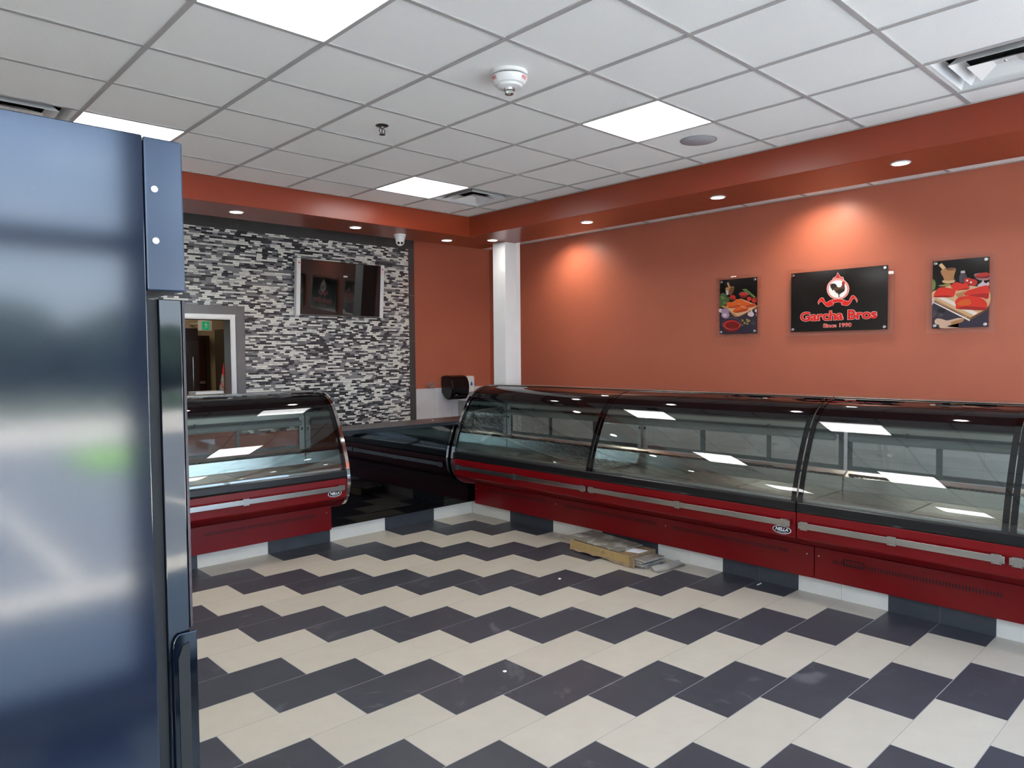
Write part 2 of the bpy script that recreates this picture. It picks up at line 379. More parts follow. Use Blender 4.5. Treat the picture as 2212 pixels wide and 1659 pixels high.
# ceiling tiles on a 2 ft grid, open where fixtures sit; T-bars below them
LIGHTS = [(i, j) for i in (1, 5, 9) for j in (0, 4, 8)]
VENTS = [(0, 0), (0, 7), (6, 0)]
ce = MB(); tb = MB()
IS = range(-4, 14); JS = range(-4, 13)
for i in IS:
    for j in JS:
        if (i, j) in LIGHTS or (i, j) in VENTS: continue
        x1, x0, y1, y0 = -i*P, -(i+1)*P, -j*P, -(j+1)*P
        x0 = max(x0, XL); x1 = min(x1, XW); y0 = max(y0, YF); y1 = min(y1, YW)
        if x1-x0 < .01 or y1-y0 < .01: continue
        ce.box(x0+.001, x1-.001, y0+.001, y1-.001, H+.004, H+.02)
ce.box(XL, XW, YF, YW, H+.30, H+.32)
struct(ce.build('ceiling', 'tile'))
for i in list(IS)+[14]:
    x = -i*P
    if XL < x < XW: tb.box(x-.012, x+.012, YF, YW, H-.002, H+.0035)
for j in list(JS)+[13]:
    y = -j*P
    if YF < y < YW:
        xs = [XL]+sorted(-i*P for i in list(IS)+[14] if XL < -i*P < XW)+[XW]
        for a, b in zip(xs, xs[1:]): tb.box(a+.0121, b-.0121, y-.012, y+.012, H-.0015, H+.0035)
tb.box(BX0-.018, BX0-.0005, YF, BY0, H-.003, H+.003).box(XL, BX0-.0005, BY0-.018, BY0-.0005, H-.003, H+.003).box(XW-.018, XW-.0005, YF, YW, H-.003, H+.003)
struct(tb.build('trim_2', 'tbar'))
# column at the corner of the bulkhead
struct(MB().box(.785, .948, .452, .66, 0, ZB-.001).box(.9485, 1.022, .452, .66, 0, H).build('trim_3', 'white_paint', bevel=.003))

# base tiles: follow the floor's dark and cream order
bb = MB(); bw = .31
y = .51
r = math.floor((FY-y)/TW)
ye = FY-r*TW
bl = MB()
yy = .51
ys = [.51]+[FY-k*TW for k in range(r+1, r+40)]
for a, b in zip(ys, ys[1:]):
    if b < YF+.3: break
    bb.box(.31, .85, b+.001, a-.001, .0, .128, 0 if is_dark(.305, (a+b)/2) else 1)
bb.box(.312, .849, -6.9, .51, 0, .127, 2)
struct(bb.build('baseboard_right', ['base_d', 'base_w', 'grout']))
bb = MB(); r0 = math.floor((FY-.50)/TW)
n = 0
x = .308
u = (x-FX)/TL-r0*TS
xs = [x]+[FX+(math.floor(u)-k+r0*TS)*TL for k in range(0, 14)]
for a, b in zip(xs, xs[1:]):
    if a-b < .01: continue
    bb.box(b+.001, a-.001, .51, .95, 0, .138 if a > -1.5 else .128, 0 if is_dark((a+b)/2, .5) else 1)
bb.box(-6.8, .308, .512, .949, 0, .127, 2)
struct(bb.build('baseboard_back', ['base_d', 'base_w', 'grout']))

# mosaic field and its charcoal border on the back wall
mo = MB(); ZM = 3.11
mo.box(XL, .66, YW-.012, YW, 2.294, ZM).box(XL, -3.55, YW-.012, YW, .9, 2.294).box(-1.5085, .66, YW-.012, YW, .9, 2.294)
struct(mo.build('trim_4', 'mosaic'))
bo = MB()
for k in range(0, 13):
    x0 = .162-.598*k
    bo.box(max(x0-.597, XL), x0, YW-.013, YW, ZM+.001, H, 0)
bo.box(.164, .752, YW-.013, YW, ZM+.001, H)
for z0, z1 in ((2.52, ZM), (1.93, 2.519), (1.344, 1.929), (.9, 1.343)): bo.box(.661, .752, YW-.013, YW, z0, z1-.001)
bo.box(XL, .7515, YW-.011, YW, ZM, H, 1).box(.661, .7515, YW-.011, YW, .9, ZM, 1)
struct(bo.build('trim_5', ['greyTile', 'grout'], bevel=.001))
bo = MB()
for x1 in (-1.61, -2.21, -2.81, -3.41): bo.box(max(x1-.598, -3.54), x1-.001, YW-.013, YW, 2.175, 2.293)
for z0, z1 in ((1.70, 2.293), (1.11, 1.699), (.9, 1.109)): bo.box(-1.609, -1.51, YW-.013, YW, z0, z1-.001)
bo.box(-3.54, -1.51, YW-.011, YW, 2.175, 2.2925, 1).box(-1.608, -1.5095, YW-.011, YW, .9, 2.2925, 1)
struct(bo.build('trim_6', ['greyTile2', 'grout'], bevel=.001))
# brushed metal lining of the pass-through
me_ = MB()
me_.box(OX1, OX1+.045, YW-.02, YW, OZ0, OZ1+.045).box(OX0, OX1, YW-.02, YW, OZ1, OZ1+.045)
me_.box(OX1-.012, OX1, YW-.02, YW+.16, OZ0, OZ1).box(OX0, OX1-.012, YW-.02, YW+.16, OZ1-.012, OZ1).box(OX0, OX1-.012, YW-.05, YW+.25, OZ0, OZ0+.012)
struct(me_.build('trim_7', 'satin', bevel=.002))
# white wall tiles below the paint
wt = MB(); x = .760
for k in range(6):
    x1 = min(x+.30, XW-.001)
    wt.box(x, x1-.002, YW-.01, YW, .70, 1.303)
    x = x1
    if x >= XW-.01: break
for k in range(30):
    y1 = YW-.012-k*.305
    if y1-.304 < YF+.2: break
    for z0 in (.3, .61, .92):
        wt.box(XW-.01, XW, y1-.303, y1, z0, z0+.308)
struct(wt.build('trim_8', 'marble'))

# kitchen behind the pass-through
struct(MB().box(-5, .9, 6.0, 6.1, 0, 2.9).box(.8, .9, YW+.15, 6.0, 0, 2.9).box(-5.1, -5, YW+.15, 6.1, 0, 2.9).build('wall_kitchen', 'beige'))
struct(MB().box(-5.1, .9, YW+.15, 6.1, 2.9, 3.0).build('ceiling_kitchen', 'white_paint'))

# outdoors, seen in reflections
struct(MB().box(-60, 60, -80, YF-.21, -.2, -.02).build('ground', 'asphalt'))
sw = MB().box(-30, 30, -9.9, YF-.22, -.02, .0).box(-60, 60, -27, -20.5, -.02, .01)
for x in (-9.1, -6.3, -3.5, -.7, 2.1): sw.box(x, x+.12, -15.5, -10.2, -.02, -.01)
struct(sw.build('sidewalk', 'walk'))
hd = MB()
for k in range(60):
    cx, cy, rr = random.uniform(-30, 25), random.uniform(-46, -42), random.uniform(1.2, 2.2)
    hd.lathe([(.01, 0)]+[(rr*math.sin(t)*random.uniform(.85, 1.1), rr*1.1*(1-math.cos(t))) for t in (.5, 1.0, 1.6, 2.2, 2.7)]+[(.01, rr*2.2)], (cx, cy, -.1), seg=9)
h = hd.build('hedge', 'hedge', smooth=80); h['kind'] = 'stuff'; tag(h, 'row of dark green bushes across the parking lot', 'bushes')
g = MB().box(-1.85, -.9, -18.4, -16.6, -.02, .05).build('lawn', 'grass'); g['kind'] = 'stuff'; tag(g, 'bright green strip of grass beside the parking lot', 'grass')
v_ = MB().box(-60, 60, -39, -27.1, -.02, .05).build('verge', 'verge'); v_['kind'] = 'stuff'; tag(v_, 'dark grass verge beyond the parking lot', 'grass')

# ------------------------------------------------------------------ ceiling fixtures
def cell(i, j): return (-(i+.5)*P, -(j+.5)*P, H)
panel = thing('panel_light', 'square white ceiling light panel just left of the vent in the far ceiling corner', 'ceiling light', cell(1, 0), group='square light panels in the ceiling grid')
q = P/2-.013
MB().box(-q, q, -q, q, .0012, .012).build('diffuser', 'led', panel)
b = MB()
q2 = P/2-.0015
for a in (-1, 1):
    b.box(-q2, q2, a*(q+.0006) if a > 0 else -q2, q2 if a > 0 else -(q+.0006), .004, .05)
    b.box(a*(q+.0006) if a > 0 else -q2, q2 if a > 0 else -(q+.0006), -q, q, .004, .05)
b.build('frame', 'white_plastic', panel)
PL = {(1, 4): 'square white ceiling light panel between the fire alarm and the round speaker',
      (5, 4): 'square white ceiling light panel cut off by the top edge of the photo',
      (5, 0): 'square white ceiling light panel half hidden behind the blue-black cooler'}
for (i, j) in LIGHTS:
    if (i, j) == (1, 0): continue
    dup(panel, cell(i, j), PL.get((i, j), 'square white ceiling light panel outside the photo'))

vent = thing('ceiling_vent', 'square stepped air vent in the ceiling corner above the tiled wall', 'air vent', cell(0, 0), group='square ceiling vents')
b = MB(); e = P/2-.0015
def ring(mb, o, i, zo, zi, mat=0):
    A = [(-o, -o, zo), (o, -o, zo), (o, o, zo), (-o, o, zo)]; B = [(-i, -i, zi), (i, -i, zi), (i, i, zi), (-i, i, zi)]
    A2 = [(x, y, z+.002) for x, y, z in A]; B2 = [(x, y, z+.002) for x, y, z in B]
    for k in range(4):
        l = (k+1) % 4; mb.add([A[k], A[l], B[l], B[k], A2[k], A2[l], B2[l], B2[k]], [(0, 1, 2, 3), (4, 7, 6, 5), (0, 4, 5, 1), (2, 6, 7, 3)], mat)
ring(b, e, e-.03, .004, .004); ring(b, e-.03, e-.055, .004, .06)
b.build('frame', 'white_plastic', vent)
b = MB(); ring(b, .208, .165, -.004, .045); b.build('louvre', 'white_plastic', vent)
b = MB(); b.add([(-.14, -.14, -.012), (.14, -.14, -.012), (.14, .14, -.012), (-.14, .14, -.012), (-.05, -.05, .025), (.05, -.05, .025), (.05, .05, .025), (-.05, .05, .025)],
      [(0, 1, 5, 4), (1, 2, 6, 5), (2, 3, 7, 6), (3, 0, 4, 7), (4, 5, 6, 7)]); b.build('cone', 'white_plastic', vent)
MB().lathe([(.006, -.004), (.008, .0), (.006, .03)], (0, 0, .02), seg=10).build('screw', 'chrome', vent)
b = MB()
for a in (-.11, .11): b.box(a-.006, a+.006, -.2, .2, .041, .052).box(-.2, .2, a-.006, a+.006, .054, .065)
b.build('bracket', 'blackdull', vent)
b = MB()
ring(b, e-.03, e-.03, .055, .055)
b.add([(-e, -e, .13), (e, -e, .13), (e, e, .13), (-e, e, .13)], [(0, 1, 2, 3)])
for a in (-1, 1): b.box(-e, e, a*e-(.002 if a > 0 else 0), a*e+(0 if a > 0 else .002), .02, .13).box(a*e-(.002 if a > 0 else 0), a*e+(0 if a > 0 else .002), -e, e, .02, .13)
b.build('duct', 'blackdull', vent)
dup(vent, cell(0, 7), 'square stepped air vent at the right edge of the photo beside the orange bulkhead')
dup(vent, cell(6, 0), 'square stepped air vent at the left edge of the photo above the blue-black cooler')

# downlights in the bulkhead
dl = thing('downlight', 'round downlight in the rear bulkhead nearest the blue-black cooler', 'downlight', (-2.17, .73, ZB), group='round downlights in the orange bulkhead')
MB().lathe([(.064, 0), (.064, -.004), (.052, -.006), (.050, -.001), (.050, 0)], (0, 0, 0), seg=28).build('trim_ring', 'white_plastic', dl, smooth=40)
MB().lathe([(.001, -.0035), (.04, -.004), (.0495, -.002), (.0495, -.0005)], (0, 0, 0), seg=28).build('lens', 'led2', dl, smooth=40)
def lamp(name, parent, watts, loc, angle=120, blend=.8, rot=(0, 0, 0), size=.05, col=(1, .94, .86)):
    L = bpy.data.lights.new(name, 'SPOT'); L.energy = watts; L.spot_size = math.radians(angle); L.spot_blend = blend; L.shadow_soft_size = size; L.color = col
    o = bpy.data.objects.new(name, L); COL.objects.link(o); o.parent = parent; o.location = loc; o.rotation_euler = rot; return o
lamp('lamp', dl, DOWN_W, (0, 0, -.012))
for (x, y), lb in {(-.975, .73): 'round downlight in the rear bulkhead above the television, left of the dome camera',
                   (.218, .79): 'round downlight in the rear bulkhead right of the dome camera',
                   (.60, .455): 'round downlight touching the top of the white column',
                   (.565, -.957): 'round downlight in the right bulkhead, first to the right of the white column',
                   (.53, -2.395): 'round downlight in the right bulkhead above the small chicken picture',
                   (.51, -3.794): 'round downlight in the right bulkhead nearest the right edge of the photo'}.items():
    dup(dl, (x, y, ZB), lb)
for x, y in ((-3.37, .73), (-4.57, .73), (.52, -5.2), (.52, -6.6)):
    dup(dl, (x, y, ZB), 'round downlight in the orange bulkhead outside the photo')
# wall washers in the ceiling strip behind the bulkhead
ww = thing('wall_washer', 'ceiling lamp behind the bulkhead that lights the orange wall beside the white column', 'downlight', (1.64, .50, H-.003), group='lamps behind the bulkhead that wash the orange wall')
MB().lathe([(.07, 0), (.07, -.004), (.05, -.006), (.048, -.001), (.048, 0)], (0, 0, 0), seg=24).build('trim_ring', 'white_plastic', ww, smooth=40)
MB().lathe([(.001, -.0035), (.04, -.004), (.0475, -.002), (.0475, -.0005)], (0, 0, 0), seg=24).build('lens', 'led2', ww, smooth=40)
lamp('lamp', ww, WASH_W, (0, 0, -.012), 140, .9, (0, math.radians(-15), 0), .04, (1, .88, .72))
dup(ww, (1.64, -2.66, H-.003), 'ceiling lamp behind the bulkhead that lights the orange wall above the shop sign')
dup(ww, (1.64, -5.4, H-.003), 'ceiling lamp behind the bulkhead outside the right edge of the photo')

# fire alarm
fa = thing('fire_alarm', 'white round fire alarm with red lettering and clear strobe', 'fire alarm', (-2.140, -2.752, H+.004))
MB().lathe([(.098, 0), (.098, -.014), (.094, -.018), (.001, -.018)], (0, 0, 0), seg=40).build('base_plate', 'white_plastic', fa, smooth=35)
MB().lathe([(.084, -.0181), (.084, -.024)], (0, 0, 0), seg=40).build('gap', 'blackdull', fa)
bodyp = [(.090, -.0241), (.0965, -.026), (.0965, -.034), (.088, -.050), (.080, -.062), (.070, -.066), (.064, -.078), (.03, -.086), (.001, -.087)]
MB().lathe(bodyp, (0, 0, 0), seg=40).build('body', 'white_plastic', fa, smooth=30)
st = MB().lathe([(.033, -.0855), (.031, -.094), (.026, -.098), (.026, -.100), (.024, -.112), (.012, -.118), (.001, -.119)], (0, 0, 0), seg=16).build('strobe', 'chrome', fa, smooth=30)
vs, fs = text_mesh('FIRE', .02)
xs_ = [v[0] for v in vs]; ys_ = [v[1] for v in vs]
for ang in (-3.36, -1.30, -.25, .8, 1.85):
    rd = MB(); V = []
    for v in vs:
        u = (v[0]-min(xs_))/(max(xs_)-min(xs_))-.5; w = (v[1]-min(ys_))/(max(ys_)-min(ys_))
        a = ang+u*.42; z = -.050+w*.016; rr = .0965-(-.034-z)*.55+.0007
        V.append((rr*math.cos(a), rr*math.sin(a), z))
    rd.add(V, fs)
    rd.build('lettering', 'red_print', fa)
# sprinkler
sp_ = thing('sprinkler', 'small dark fire sprinkler head hanging from a ceiling tile', 'sprinkler', (-2.154, -1.560, H+.004))
MB().lathe([(.042, 0), (.042, -.003), (.03, -.008), (.014, -.010), (.012, -.02), (.001, -.02)], (0, 0, 0), seg=24).build('escutcheon', 'steel_dark', sp_, smooth=40)
b = MB()
for s in (-1, 1): b.tube([(s*.010, 0, -.018), (s*.022, 0, -.032), (s*.016, 0, -.05), (s*.004, 0, -.058)], .0035, 6)
b.tube([(0, 0, -.018), (0, 0, -.058)], .004, 6)
b.build('frame', 'steel_dark', sp_, smooth=40)
MB().lathe([(.004, -.056), (.020, -.058), (.020, -.061), (.001, -.064)], (0, 0, 0), seg=16).build('deflector', 'steel_dark', sp_)
# ceiling speaker
spk = thing('ceiling_speaker', 'round grey flush speaker grille beside a ceiling light panel', 'speaker', (-.322, -2.753, H+.004))
MB().lathe([(.128, 0), (.126, -.004), (.118, -.005), (.117, -.004), (.001, -.004)], (0, 0, 0), seg=48).build('rim', 'ltgrey', spk, smooth=40)
MB().lathe([(.116, -.0042), (.112, -.007), (.001, -.008)], (0, 0, 0), seg=48).build('grille', M('speaker_grille', (176, 176, 182), .6), spk, smooth=40)
# dome camera
dc = thing('security_camera', 'white turret security camera under the rear bulkhead', 'camera', (-.398, .80, ZB))
MB().lathe([(.062, 0), (.062, -.022), (.054, -.026), (.052, -.045), (.046, -.066), (.001, -.066)], (0, 0, 0), seg=32).build('base', 'white_plastic', dc, smooth=35)
bl_ = MB().lathe([(.001, .046)]+[(.046*math.sin(t), .046*math.cos(t)) for t in (.4, .8, 1.2, 1.57, 1.95, 2.3, 2.7)]+[(.001, -.046)], (0, 0, -.076), seg=24).build('ball', 'white_plastic', dc, smooth=60)
d = Vector((-.45, -.75, -.42)).normalized()
u = d.cross(Vector((0, 0, 1))).normalized()
for s, rr in ((-1, .013), (1, .013)):
    c = Vector((0, 0, -.076))+(d*.9+u*.36*s).normalized()*.0455
    b = MB(); n_ = (c-Vector((0, 0, -.076))).normalized(); t1 = n_.orthogonal().normalized(); t2 = n_.cross(t1)
    V = [c+(t1*math.cos(k*PI/8)+t2*math.sin(k*PI/8))*rr+n_*hh for hh in (-.008, .0015) for k in range(16)]
    b.add(V, [tuple(range(16))[::-1], tuple(range(16, 32))]+[(k, (k+1) % 16, 16+(k+1) % 16, 16+k) for k in range(16)])
    b.build('camera_lens', 'blackgloss', dc)

# ------------------------------------------------------------------ display cases
OUTL = [(.31, .345), (.18, .368), (.085, .413), (.028, .49), (0, .60), (.0105, .72), (.040, .83), (.0855, .955), (.131, 1.06), (.188, 1.175), (.241, 1.26), (.286, 1.31), (.357, 1.36), (.431, 1.39), (.53, 1.408)]
PROF = [(p.x, p.y) for p in spline([(a, b_, 0) for a, b_ in OUTL], 7)]
TOPZ = 1.408; DB = .86
def fcase(p, h): return (h, p[0], p[1])
def inset(pts, k):
    o = []
    for i, p in enumerate(pts):
        a = Vector(pts[max(i-1, 0)]); b_ = Vector(pts[min(i+1, len(pts)-1)]); t = (b_-a).normalized(); n_ = Vector((t.y, -t.x))
        q_ = Vector(p)+n_*k; o.append((q_.x, q_.y))
    return o
def cut(pts, z0, z1): return [p for p in pts if z0 <= p[1] <= z1 and not (p[1] < .6 and z0 > .6)]
UP = [p for i, p in enumerate(PROF) if i >= 4*7]
GL = [p for p in UP if p[1] >= .695]
GP = inset(GL, .010); GPI = inset(GL, .017); MBO = inset(GL, .006); MBI = inset(GL, .022)
def badge(root, x, y, z, wd=.135, hh=.058):
    n_ = 32; o = MB()
    def disc(rx, rz, yy, mat): o.prism([(math.cos(2*PI*k/n_)*rx, math.sin(2*PI*k/n_)*rz) for k in range(n_)], lambda p, h: (x+p[0], h, z+p[1]), yy, yy+.003, mat)
    disc(wd/2, hh/2, y-.003, 0); disc(wd/2-.005, hh/2-.004, y-.0045, 1)
    fn = lambda u, v, h: (x+u, h, z+v)
    fit_text(o, 'NELLA', fn, -.046, .046, -.008, .016, y-.0050, 0, offset=.035, shear=.25)
    fit_text(o, 'FOOD EQUIPMENT', fn, -.032, .036, -.018, -.0125, y-.0050, 0) if False else o.box(x-.03, x+.036, y-.0050, y-.0046, z-.0165, z-.0145, 0)
    o.build('badge', ['white', 'black'], root, label='oval black and white maker badge')
def display_case(label, L, joints, loc, rz, ends, rails, vents, badges, xl=0.0, seams=(), adj=None):
    root = thing('display_case', label, 'display case', loc, rz, 'red curved glass display cases')
    x0 = .0; x1 = L
    # red bumper panel, its underside and the kick panel below
    MB().prism([(.014, .648), (.011, .60), (.014, .478), (.022, .468), (.29, .362), (.30, .372), (.30, .648)], fcase, x0+.001, x1-.001).build('bumper_panel', 'red', root, bevel=.003)
    kp = MB().box(x0-.0, x1, .30, .325, .128, .356).build('kick_panel', 'red', root, bevel=.002)
    for a, b_, z in vents:
        vs_ = MB()
        n_ = int((b_-a)/.0185)
        for k in range(n_): vs_.box(a+k*.0185, a+k*.0185+.007, .2994, .3015, z-.014, z+.014)
        vs_.build('vent_slots', 'blackdull', kp)
    if adj is not None:
        a = MB(); a.box(adj-.07, adj+.07, .297, .2995, .302, .308).box(adj-.07, adj+.07, .297, .2995, .262, .268).box(adj-.07, adj-.064, .297, .2995, .268, .302).box(adj+.064, adj+.07, .297, .2995, .268, .302)
        a.build('vent_slide', 'blackdull', kp)
    for sx in seams:
        MB().box(sx-.0012, sx+.0012, .2992, .302, .13, .355).build('seam', 'blackdull', kp)
    for sx in [x0+.03, x1-.05]+[s_ for s_ in seams]+[(a+b_)/2 for a, b_ in zip([v[1] for v in vents], [v[0] for v in vents[1:]])]:
        MB().lathe([(.006, 0), (.005, -.003), (.001, -.004)], (sx, .2999, .295), axis='y', seg=10).build('screw', 'satin', kp)
    # cabinet body, deck, rear
    MB().box(x0+.002, x1-.002, .33, DB-.02, .128, .655).build('cabinet_body', 'steel_dark', root)
    MB().box(x0+.004, x1-.004, .03, DB-.03, .657, .698).build('deck', 'deck', root)
    k = x0+.62
    while k < x1-.1: MB().box(k-.0015, k+.0015, .13, DB-.09, .698, .6992).build('deck_seam', 'blackdull', root); k += .62
    MB().box(x0+.004, x1-.004, .046, .095, .6985, .738).build('front_lip', 'satin', root, bevel=.002)
    rs = MB().prism([(.775, .6985), (.79, .80), (DB-.005, .835), (DB-.005, .6985)], fcase, x0+.004, x1-.004).build('rear_sill', 'steel', root)
    b = MB(); k = x0+.05
    while k < x1-.06: b.box(k, k+.018, .796, .806, .8035, .8100); k += .034
    b.build('air_slots', 'blackdull', rs)
    MB().prism([(.55, 1.395), (.55, 1.385), (.80, 1.262), (.80, 1.150), (DB, 1.150), (DB, 1.395)], fcase, x0+.004, x1-.004).build('rear_header', 'header', root)
    # light tube under the header
    tb_ = MB().lathe([(.028, x0+.05), (.03, x0+.06), (.03, x1-.06), (.028, x1-.05)], (0, .765, 1.10), axis='x', seg=16).build('light_tube', 'ltgrey', root, smooth=40)
    k = x0+.45
    while k < x1-.2: MB().box(k-.008, k+.008, .755, .775, 1.065, 1.16).build('tube_clip', 'grey', tb_); k += .9
    # rear sliding doors
    nd = max(2, round(L/.62)); dw = (x1-x0-.02)/nd
    for k in range(nd):
        a = x0+.01+k*dw; off = .012 if k % 2 else 0
        y0 = .815-off*.8
        fr_ = MB()
        for e0, e1, z0, z1 in ((a, a+dw+.03 if k < nd-1 else a+dw, .846, .88), (a, a+dw+.03 if k < nd-1 else a+dw, 1.115, 1.149)):
            fr_.box(e0, e1, y0+.012, y0+.022, z0, z1)
        e1 = a+dw+.03 if k < nd-1 else a+dw
        fr_.box(a, a+.035, y0+.012, y0+.022, .88, 1.115).box(e1-.035, e1, y0+.012, y0+.022, .88, 1.115)
        f_ = fr_.build('rear_door', 'grey', root)
        MB().box(a+.035, e1-.035, y0+.014, y0+.019, .88, 1.115).build('door_glass', 'reardoor', f_)
    # curved front panes with black edge print
    st_ = [x0]+list(joints)+[x1]
    for a, b_ in zip(st_, st_[1:]):
        p = MB().strip(GP, GPI, fcase, a+.004, b_-.004).build('glass_pane', 'caseglass', root, smooth=50)
        for ea, eb in ((a+.003, a+.036), (b_-.036, b_-.003)): MB().strip(MBO, inset(GL, .0095), fcase, ea, eb).build('edge_band', 'blackgloss', p, smooth=50)
    # divider plates and steel uprights at the joints
    for jx in joints:
        MB().prism([(p[0]+.035, p[1]) for p in GPI if p[1] < 1.15]+[(.30, 1.15), (.76, 1.15), (.76, .83), (.70, .722), (.09, .722)], fcase, jx-.003, jx+.003).build('divider', 'inglass', root)
    for jx in list(joints)+([x0] if ends[0] else [])+([x1] if ends[1] else []):
        for s_ in (-1, 1):
            a, b_ = (jx+.005, jx+.055) if s_ > 0 else (jx-.055, jx-.005)
            if a < x0 or b_ > x1: continue
            up = MB().box(a, b_, .785, .795, .84, 1.17).build('upright', 'satin', root)
            MB().box((a+b_)/2-.011, (a+b_)/2+.011, .783, .7848, 1.03, 1.055).build('slot', 'blackdull', up)
    # frame below the glass, top
    MB().prism([(.016, .649), (.008, .665), (.010, .712), (.020, .722), (.045, .722), (.045, .649)], fcase, x0+.001, x1-.001).build('glass_frame', 'black', root, bevel=.002)
    MB().prism([(p[0]+.012, p[1]-.012) for p in GL[-6:]]+[(DB, 1.396), (DB, 1.406), (.62, 1.407), (.545, 1.404)], fcase, x0+.001, x1-.001).build('top', 'blackgloss', root)
    MB().box(x0+.002, x1-.002, .60, DB-.002, 1.4075, 1.4135).build('top_strip', 'steel', root, bevel=.002)
    # end plates with chrome edging
    for e_, (a, b_) in zip(ends, ((x0-.03, x0-.001), (x1+.001, x1+.03))):
        if not e_: continue
        upo = [p for p in PROF if p[1] > .64 or PROF.index(p) > 28]
        upo = [p for i, p in enumerate(PROF) if i >= 28 and p[1] >= .62]
        lo = [p for p in PROF if p not in upo]
        ep = MB()
        ep.prism([(p[0]+.006, p[1]) for p in upo[:-1]]+[(DB, TOPZ-.006), (DB, upo[0][1])], fcase, a, b_, 0)
        ep.prism([(.33, .35)]+[(p[0]+.006, p[1]+.002) for p in lo]+[(upo[0][0]+.006, upo[0][1]), (DB, upo[0][1]), (DB, .35)], fcase, a, b_, 1)
        pl_ = ep.build('end_plate', ['mirror', 'red_end'], root)
        tr = list(PROF)+[(.65, TOPZ+.002), (.72, TOPZ+.003)]
        MB().strip(inset(tr, -.003), inset(tr, .004), fcase, a-.002, b_+.001).build('edge_trim', 'chrome', pl_, smooth=50, label='chrome edging of the end plate')
    # bumper rails with clips
    for a, b_ in rails:
        r_ = MB().box(a, b_, -.020, -.012, .548, .590).build('bumper_rail', 'steel', root, bevel=.002)
        ks = [a+.04, (a+b_)/2, b_-.04] if b_-a > 1 else [a+.04, b_-.04]
        for k in ks: MB().box(k-.026, k+.026, -.0225, .012, .5905, .597).box(k-.026, k+.026, -.0225, .012, .541, .5475).box(k-.014, k+.014, -.0215, -.0202, .5475, .5905).build('rail_clip', 'steel', r_, bevel=.001)
    for bx, bz in badges: badge(root, bx, .0145, bz)
    return root
# right-hand run (faces -X): local X runs towards the camera
RX, RY = -.045, .40
display_case('long red display case with two curved panes beside the white column', 3.738, [1.878], (RX, RY, 0), -PI/2, (True, False),
             [(.045, 1.868), (1.892, 3.712)], [(.20, 1.10, .300), (1.32, 2.40, .297), (2.556, 3.562, .292)], [(3.64, .512)])
display_case('red display case running off the right edge of the photo', 2.46, [1.225], (RX, RY-3.744, 0), -PI/2, (False, True),
             [(.025, 1.215), (1.235, 2.42)], [(.13, 1.15, .276), (1.35, 2.35, .276)], [], adj=.27)
display_case('red display case below the pass-through window behind the blue-black cooler', 3.3, [1.45], (-1.431-3.33, .14, 0), 0, (False, True),
             [(.04, 1.43), (1.46, 3.264)], [(.2, 1.2, .282), (2.14, 3.15, .285)], [(3.178, .521)])

# ------------------------------------------------------------------ service counter between the cases
ct = thing('service_counter', 'black gloss counter between the two red display cases', 'counter', (-.6, .66, 0))
MB().prism([(-.857, .215), (.93, .215), (.93, 1.0), (-.826, 1.0), (-.826, .34), (-.857, .34)], lambda p, h: (p[0], h, p[1]), -.205, .19).build('front_panel', 'blackpanel', ct, bevel=.002)
MB().box(-.857, .93, -.200, .19, .1385, .2118).build('toe_panel', 'blackpanel', ct, bevel=.001)
MB().box(-.80, 1.36, -.225, .235, 1.002, 1.040).build('countertop', 'top', ct, bevel=.002)
MB().box(-.80, 1.36, -.2275, -.2255, 1.002, 1.038).build('top_edge', M('dark_edge_strip', (20, 24, 32), .25), ct)
ca = MB().tube([(-1.20, .83, 1.046), (-1.12, .86, 1.046), (-1.05, .84, 1.047), (-.99, .86, 1.046), (-1.05, .89, 1.046), (-1.12, .90, 1.05), (-1.17, .87, 1.046)], .004, 8).build('cable', 'black', smooth=60)
tag(ca, 'short loop of black cable on the left end of the counter', 'cable')
for x, y, z in ((-.109, .66, 1.0415),):
    tag(MB().lathe([(.001, 0), (.009, .001), (.010, .004), (.005, .007), (.001, .0075)], (x, y, z-.001), seg=9).build('plaster_crumb', 'white', smooth=60), 'white crumb of plaster on the dark counter', 'debris')

# ------------------------------------------------------------------ back wall things
tv = thing('television', 'black wall television with white foam strips on both sides of its screen', 'television', (-.36, YW-.012, 2.54)); tv.rotation_euler.x = math.radians(4.3)
TVY = -.085
MB().box(-.555, .555, TVY+.006, TVY+.045, -.318, .318).build('casing', 'black', tv, bevel=.003)
MB().box(-.545, .545, TVY, TVY+.0055, -.306, .310).build('screen', 'blackgloss', tv)
MB().box(-.545, .545, TVY-.001, TVY+.0055, -.318, -.3065).build('bezel', 'steel_dark', tv)
MB().box(-.2, .2, TVY+.046, -.014, -.15, .15).build('bracket', 'blackdull', tv)
for s in (-1, 1):
    g_ = MB().box(s*.555-.026 if s < 0 else .533, -.533 if s < 0 else .581, TVY-.008, TVY+.05, -.322, .325).build('foam_strip', 'white', tv, label='white protective foam strip')
    x0 = -.555 if s < 0 else .555
    lg = MB()
    lg.box(x0-.010, x0+.012, TVY-.0086, TVY-.0081, .268, .276).box(x0-.006, x0+.002, TVY-.0086, TVY-.0081, .276, .290).box(x0+.002, x0+.014, TVY-.0086, TVY-.0081, .262, .270)
    for k in range(4): lg.box(x0-.016, x0+.014, TVY-.0086, TVY-.0081, .215+k*.01, .219+k*.01, 1)
    lg.build('printed_mark', ['red_print', 'pink_print'], g_)
MB().box(.02, .072, TVY-.0008, TVY-.0002, .145, .163).build('sticker', 'white', tv, label='small white sticker on the screen')

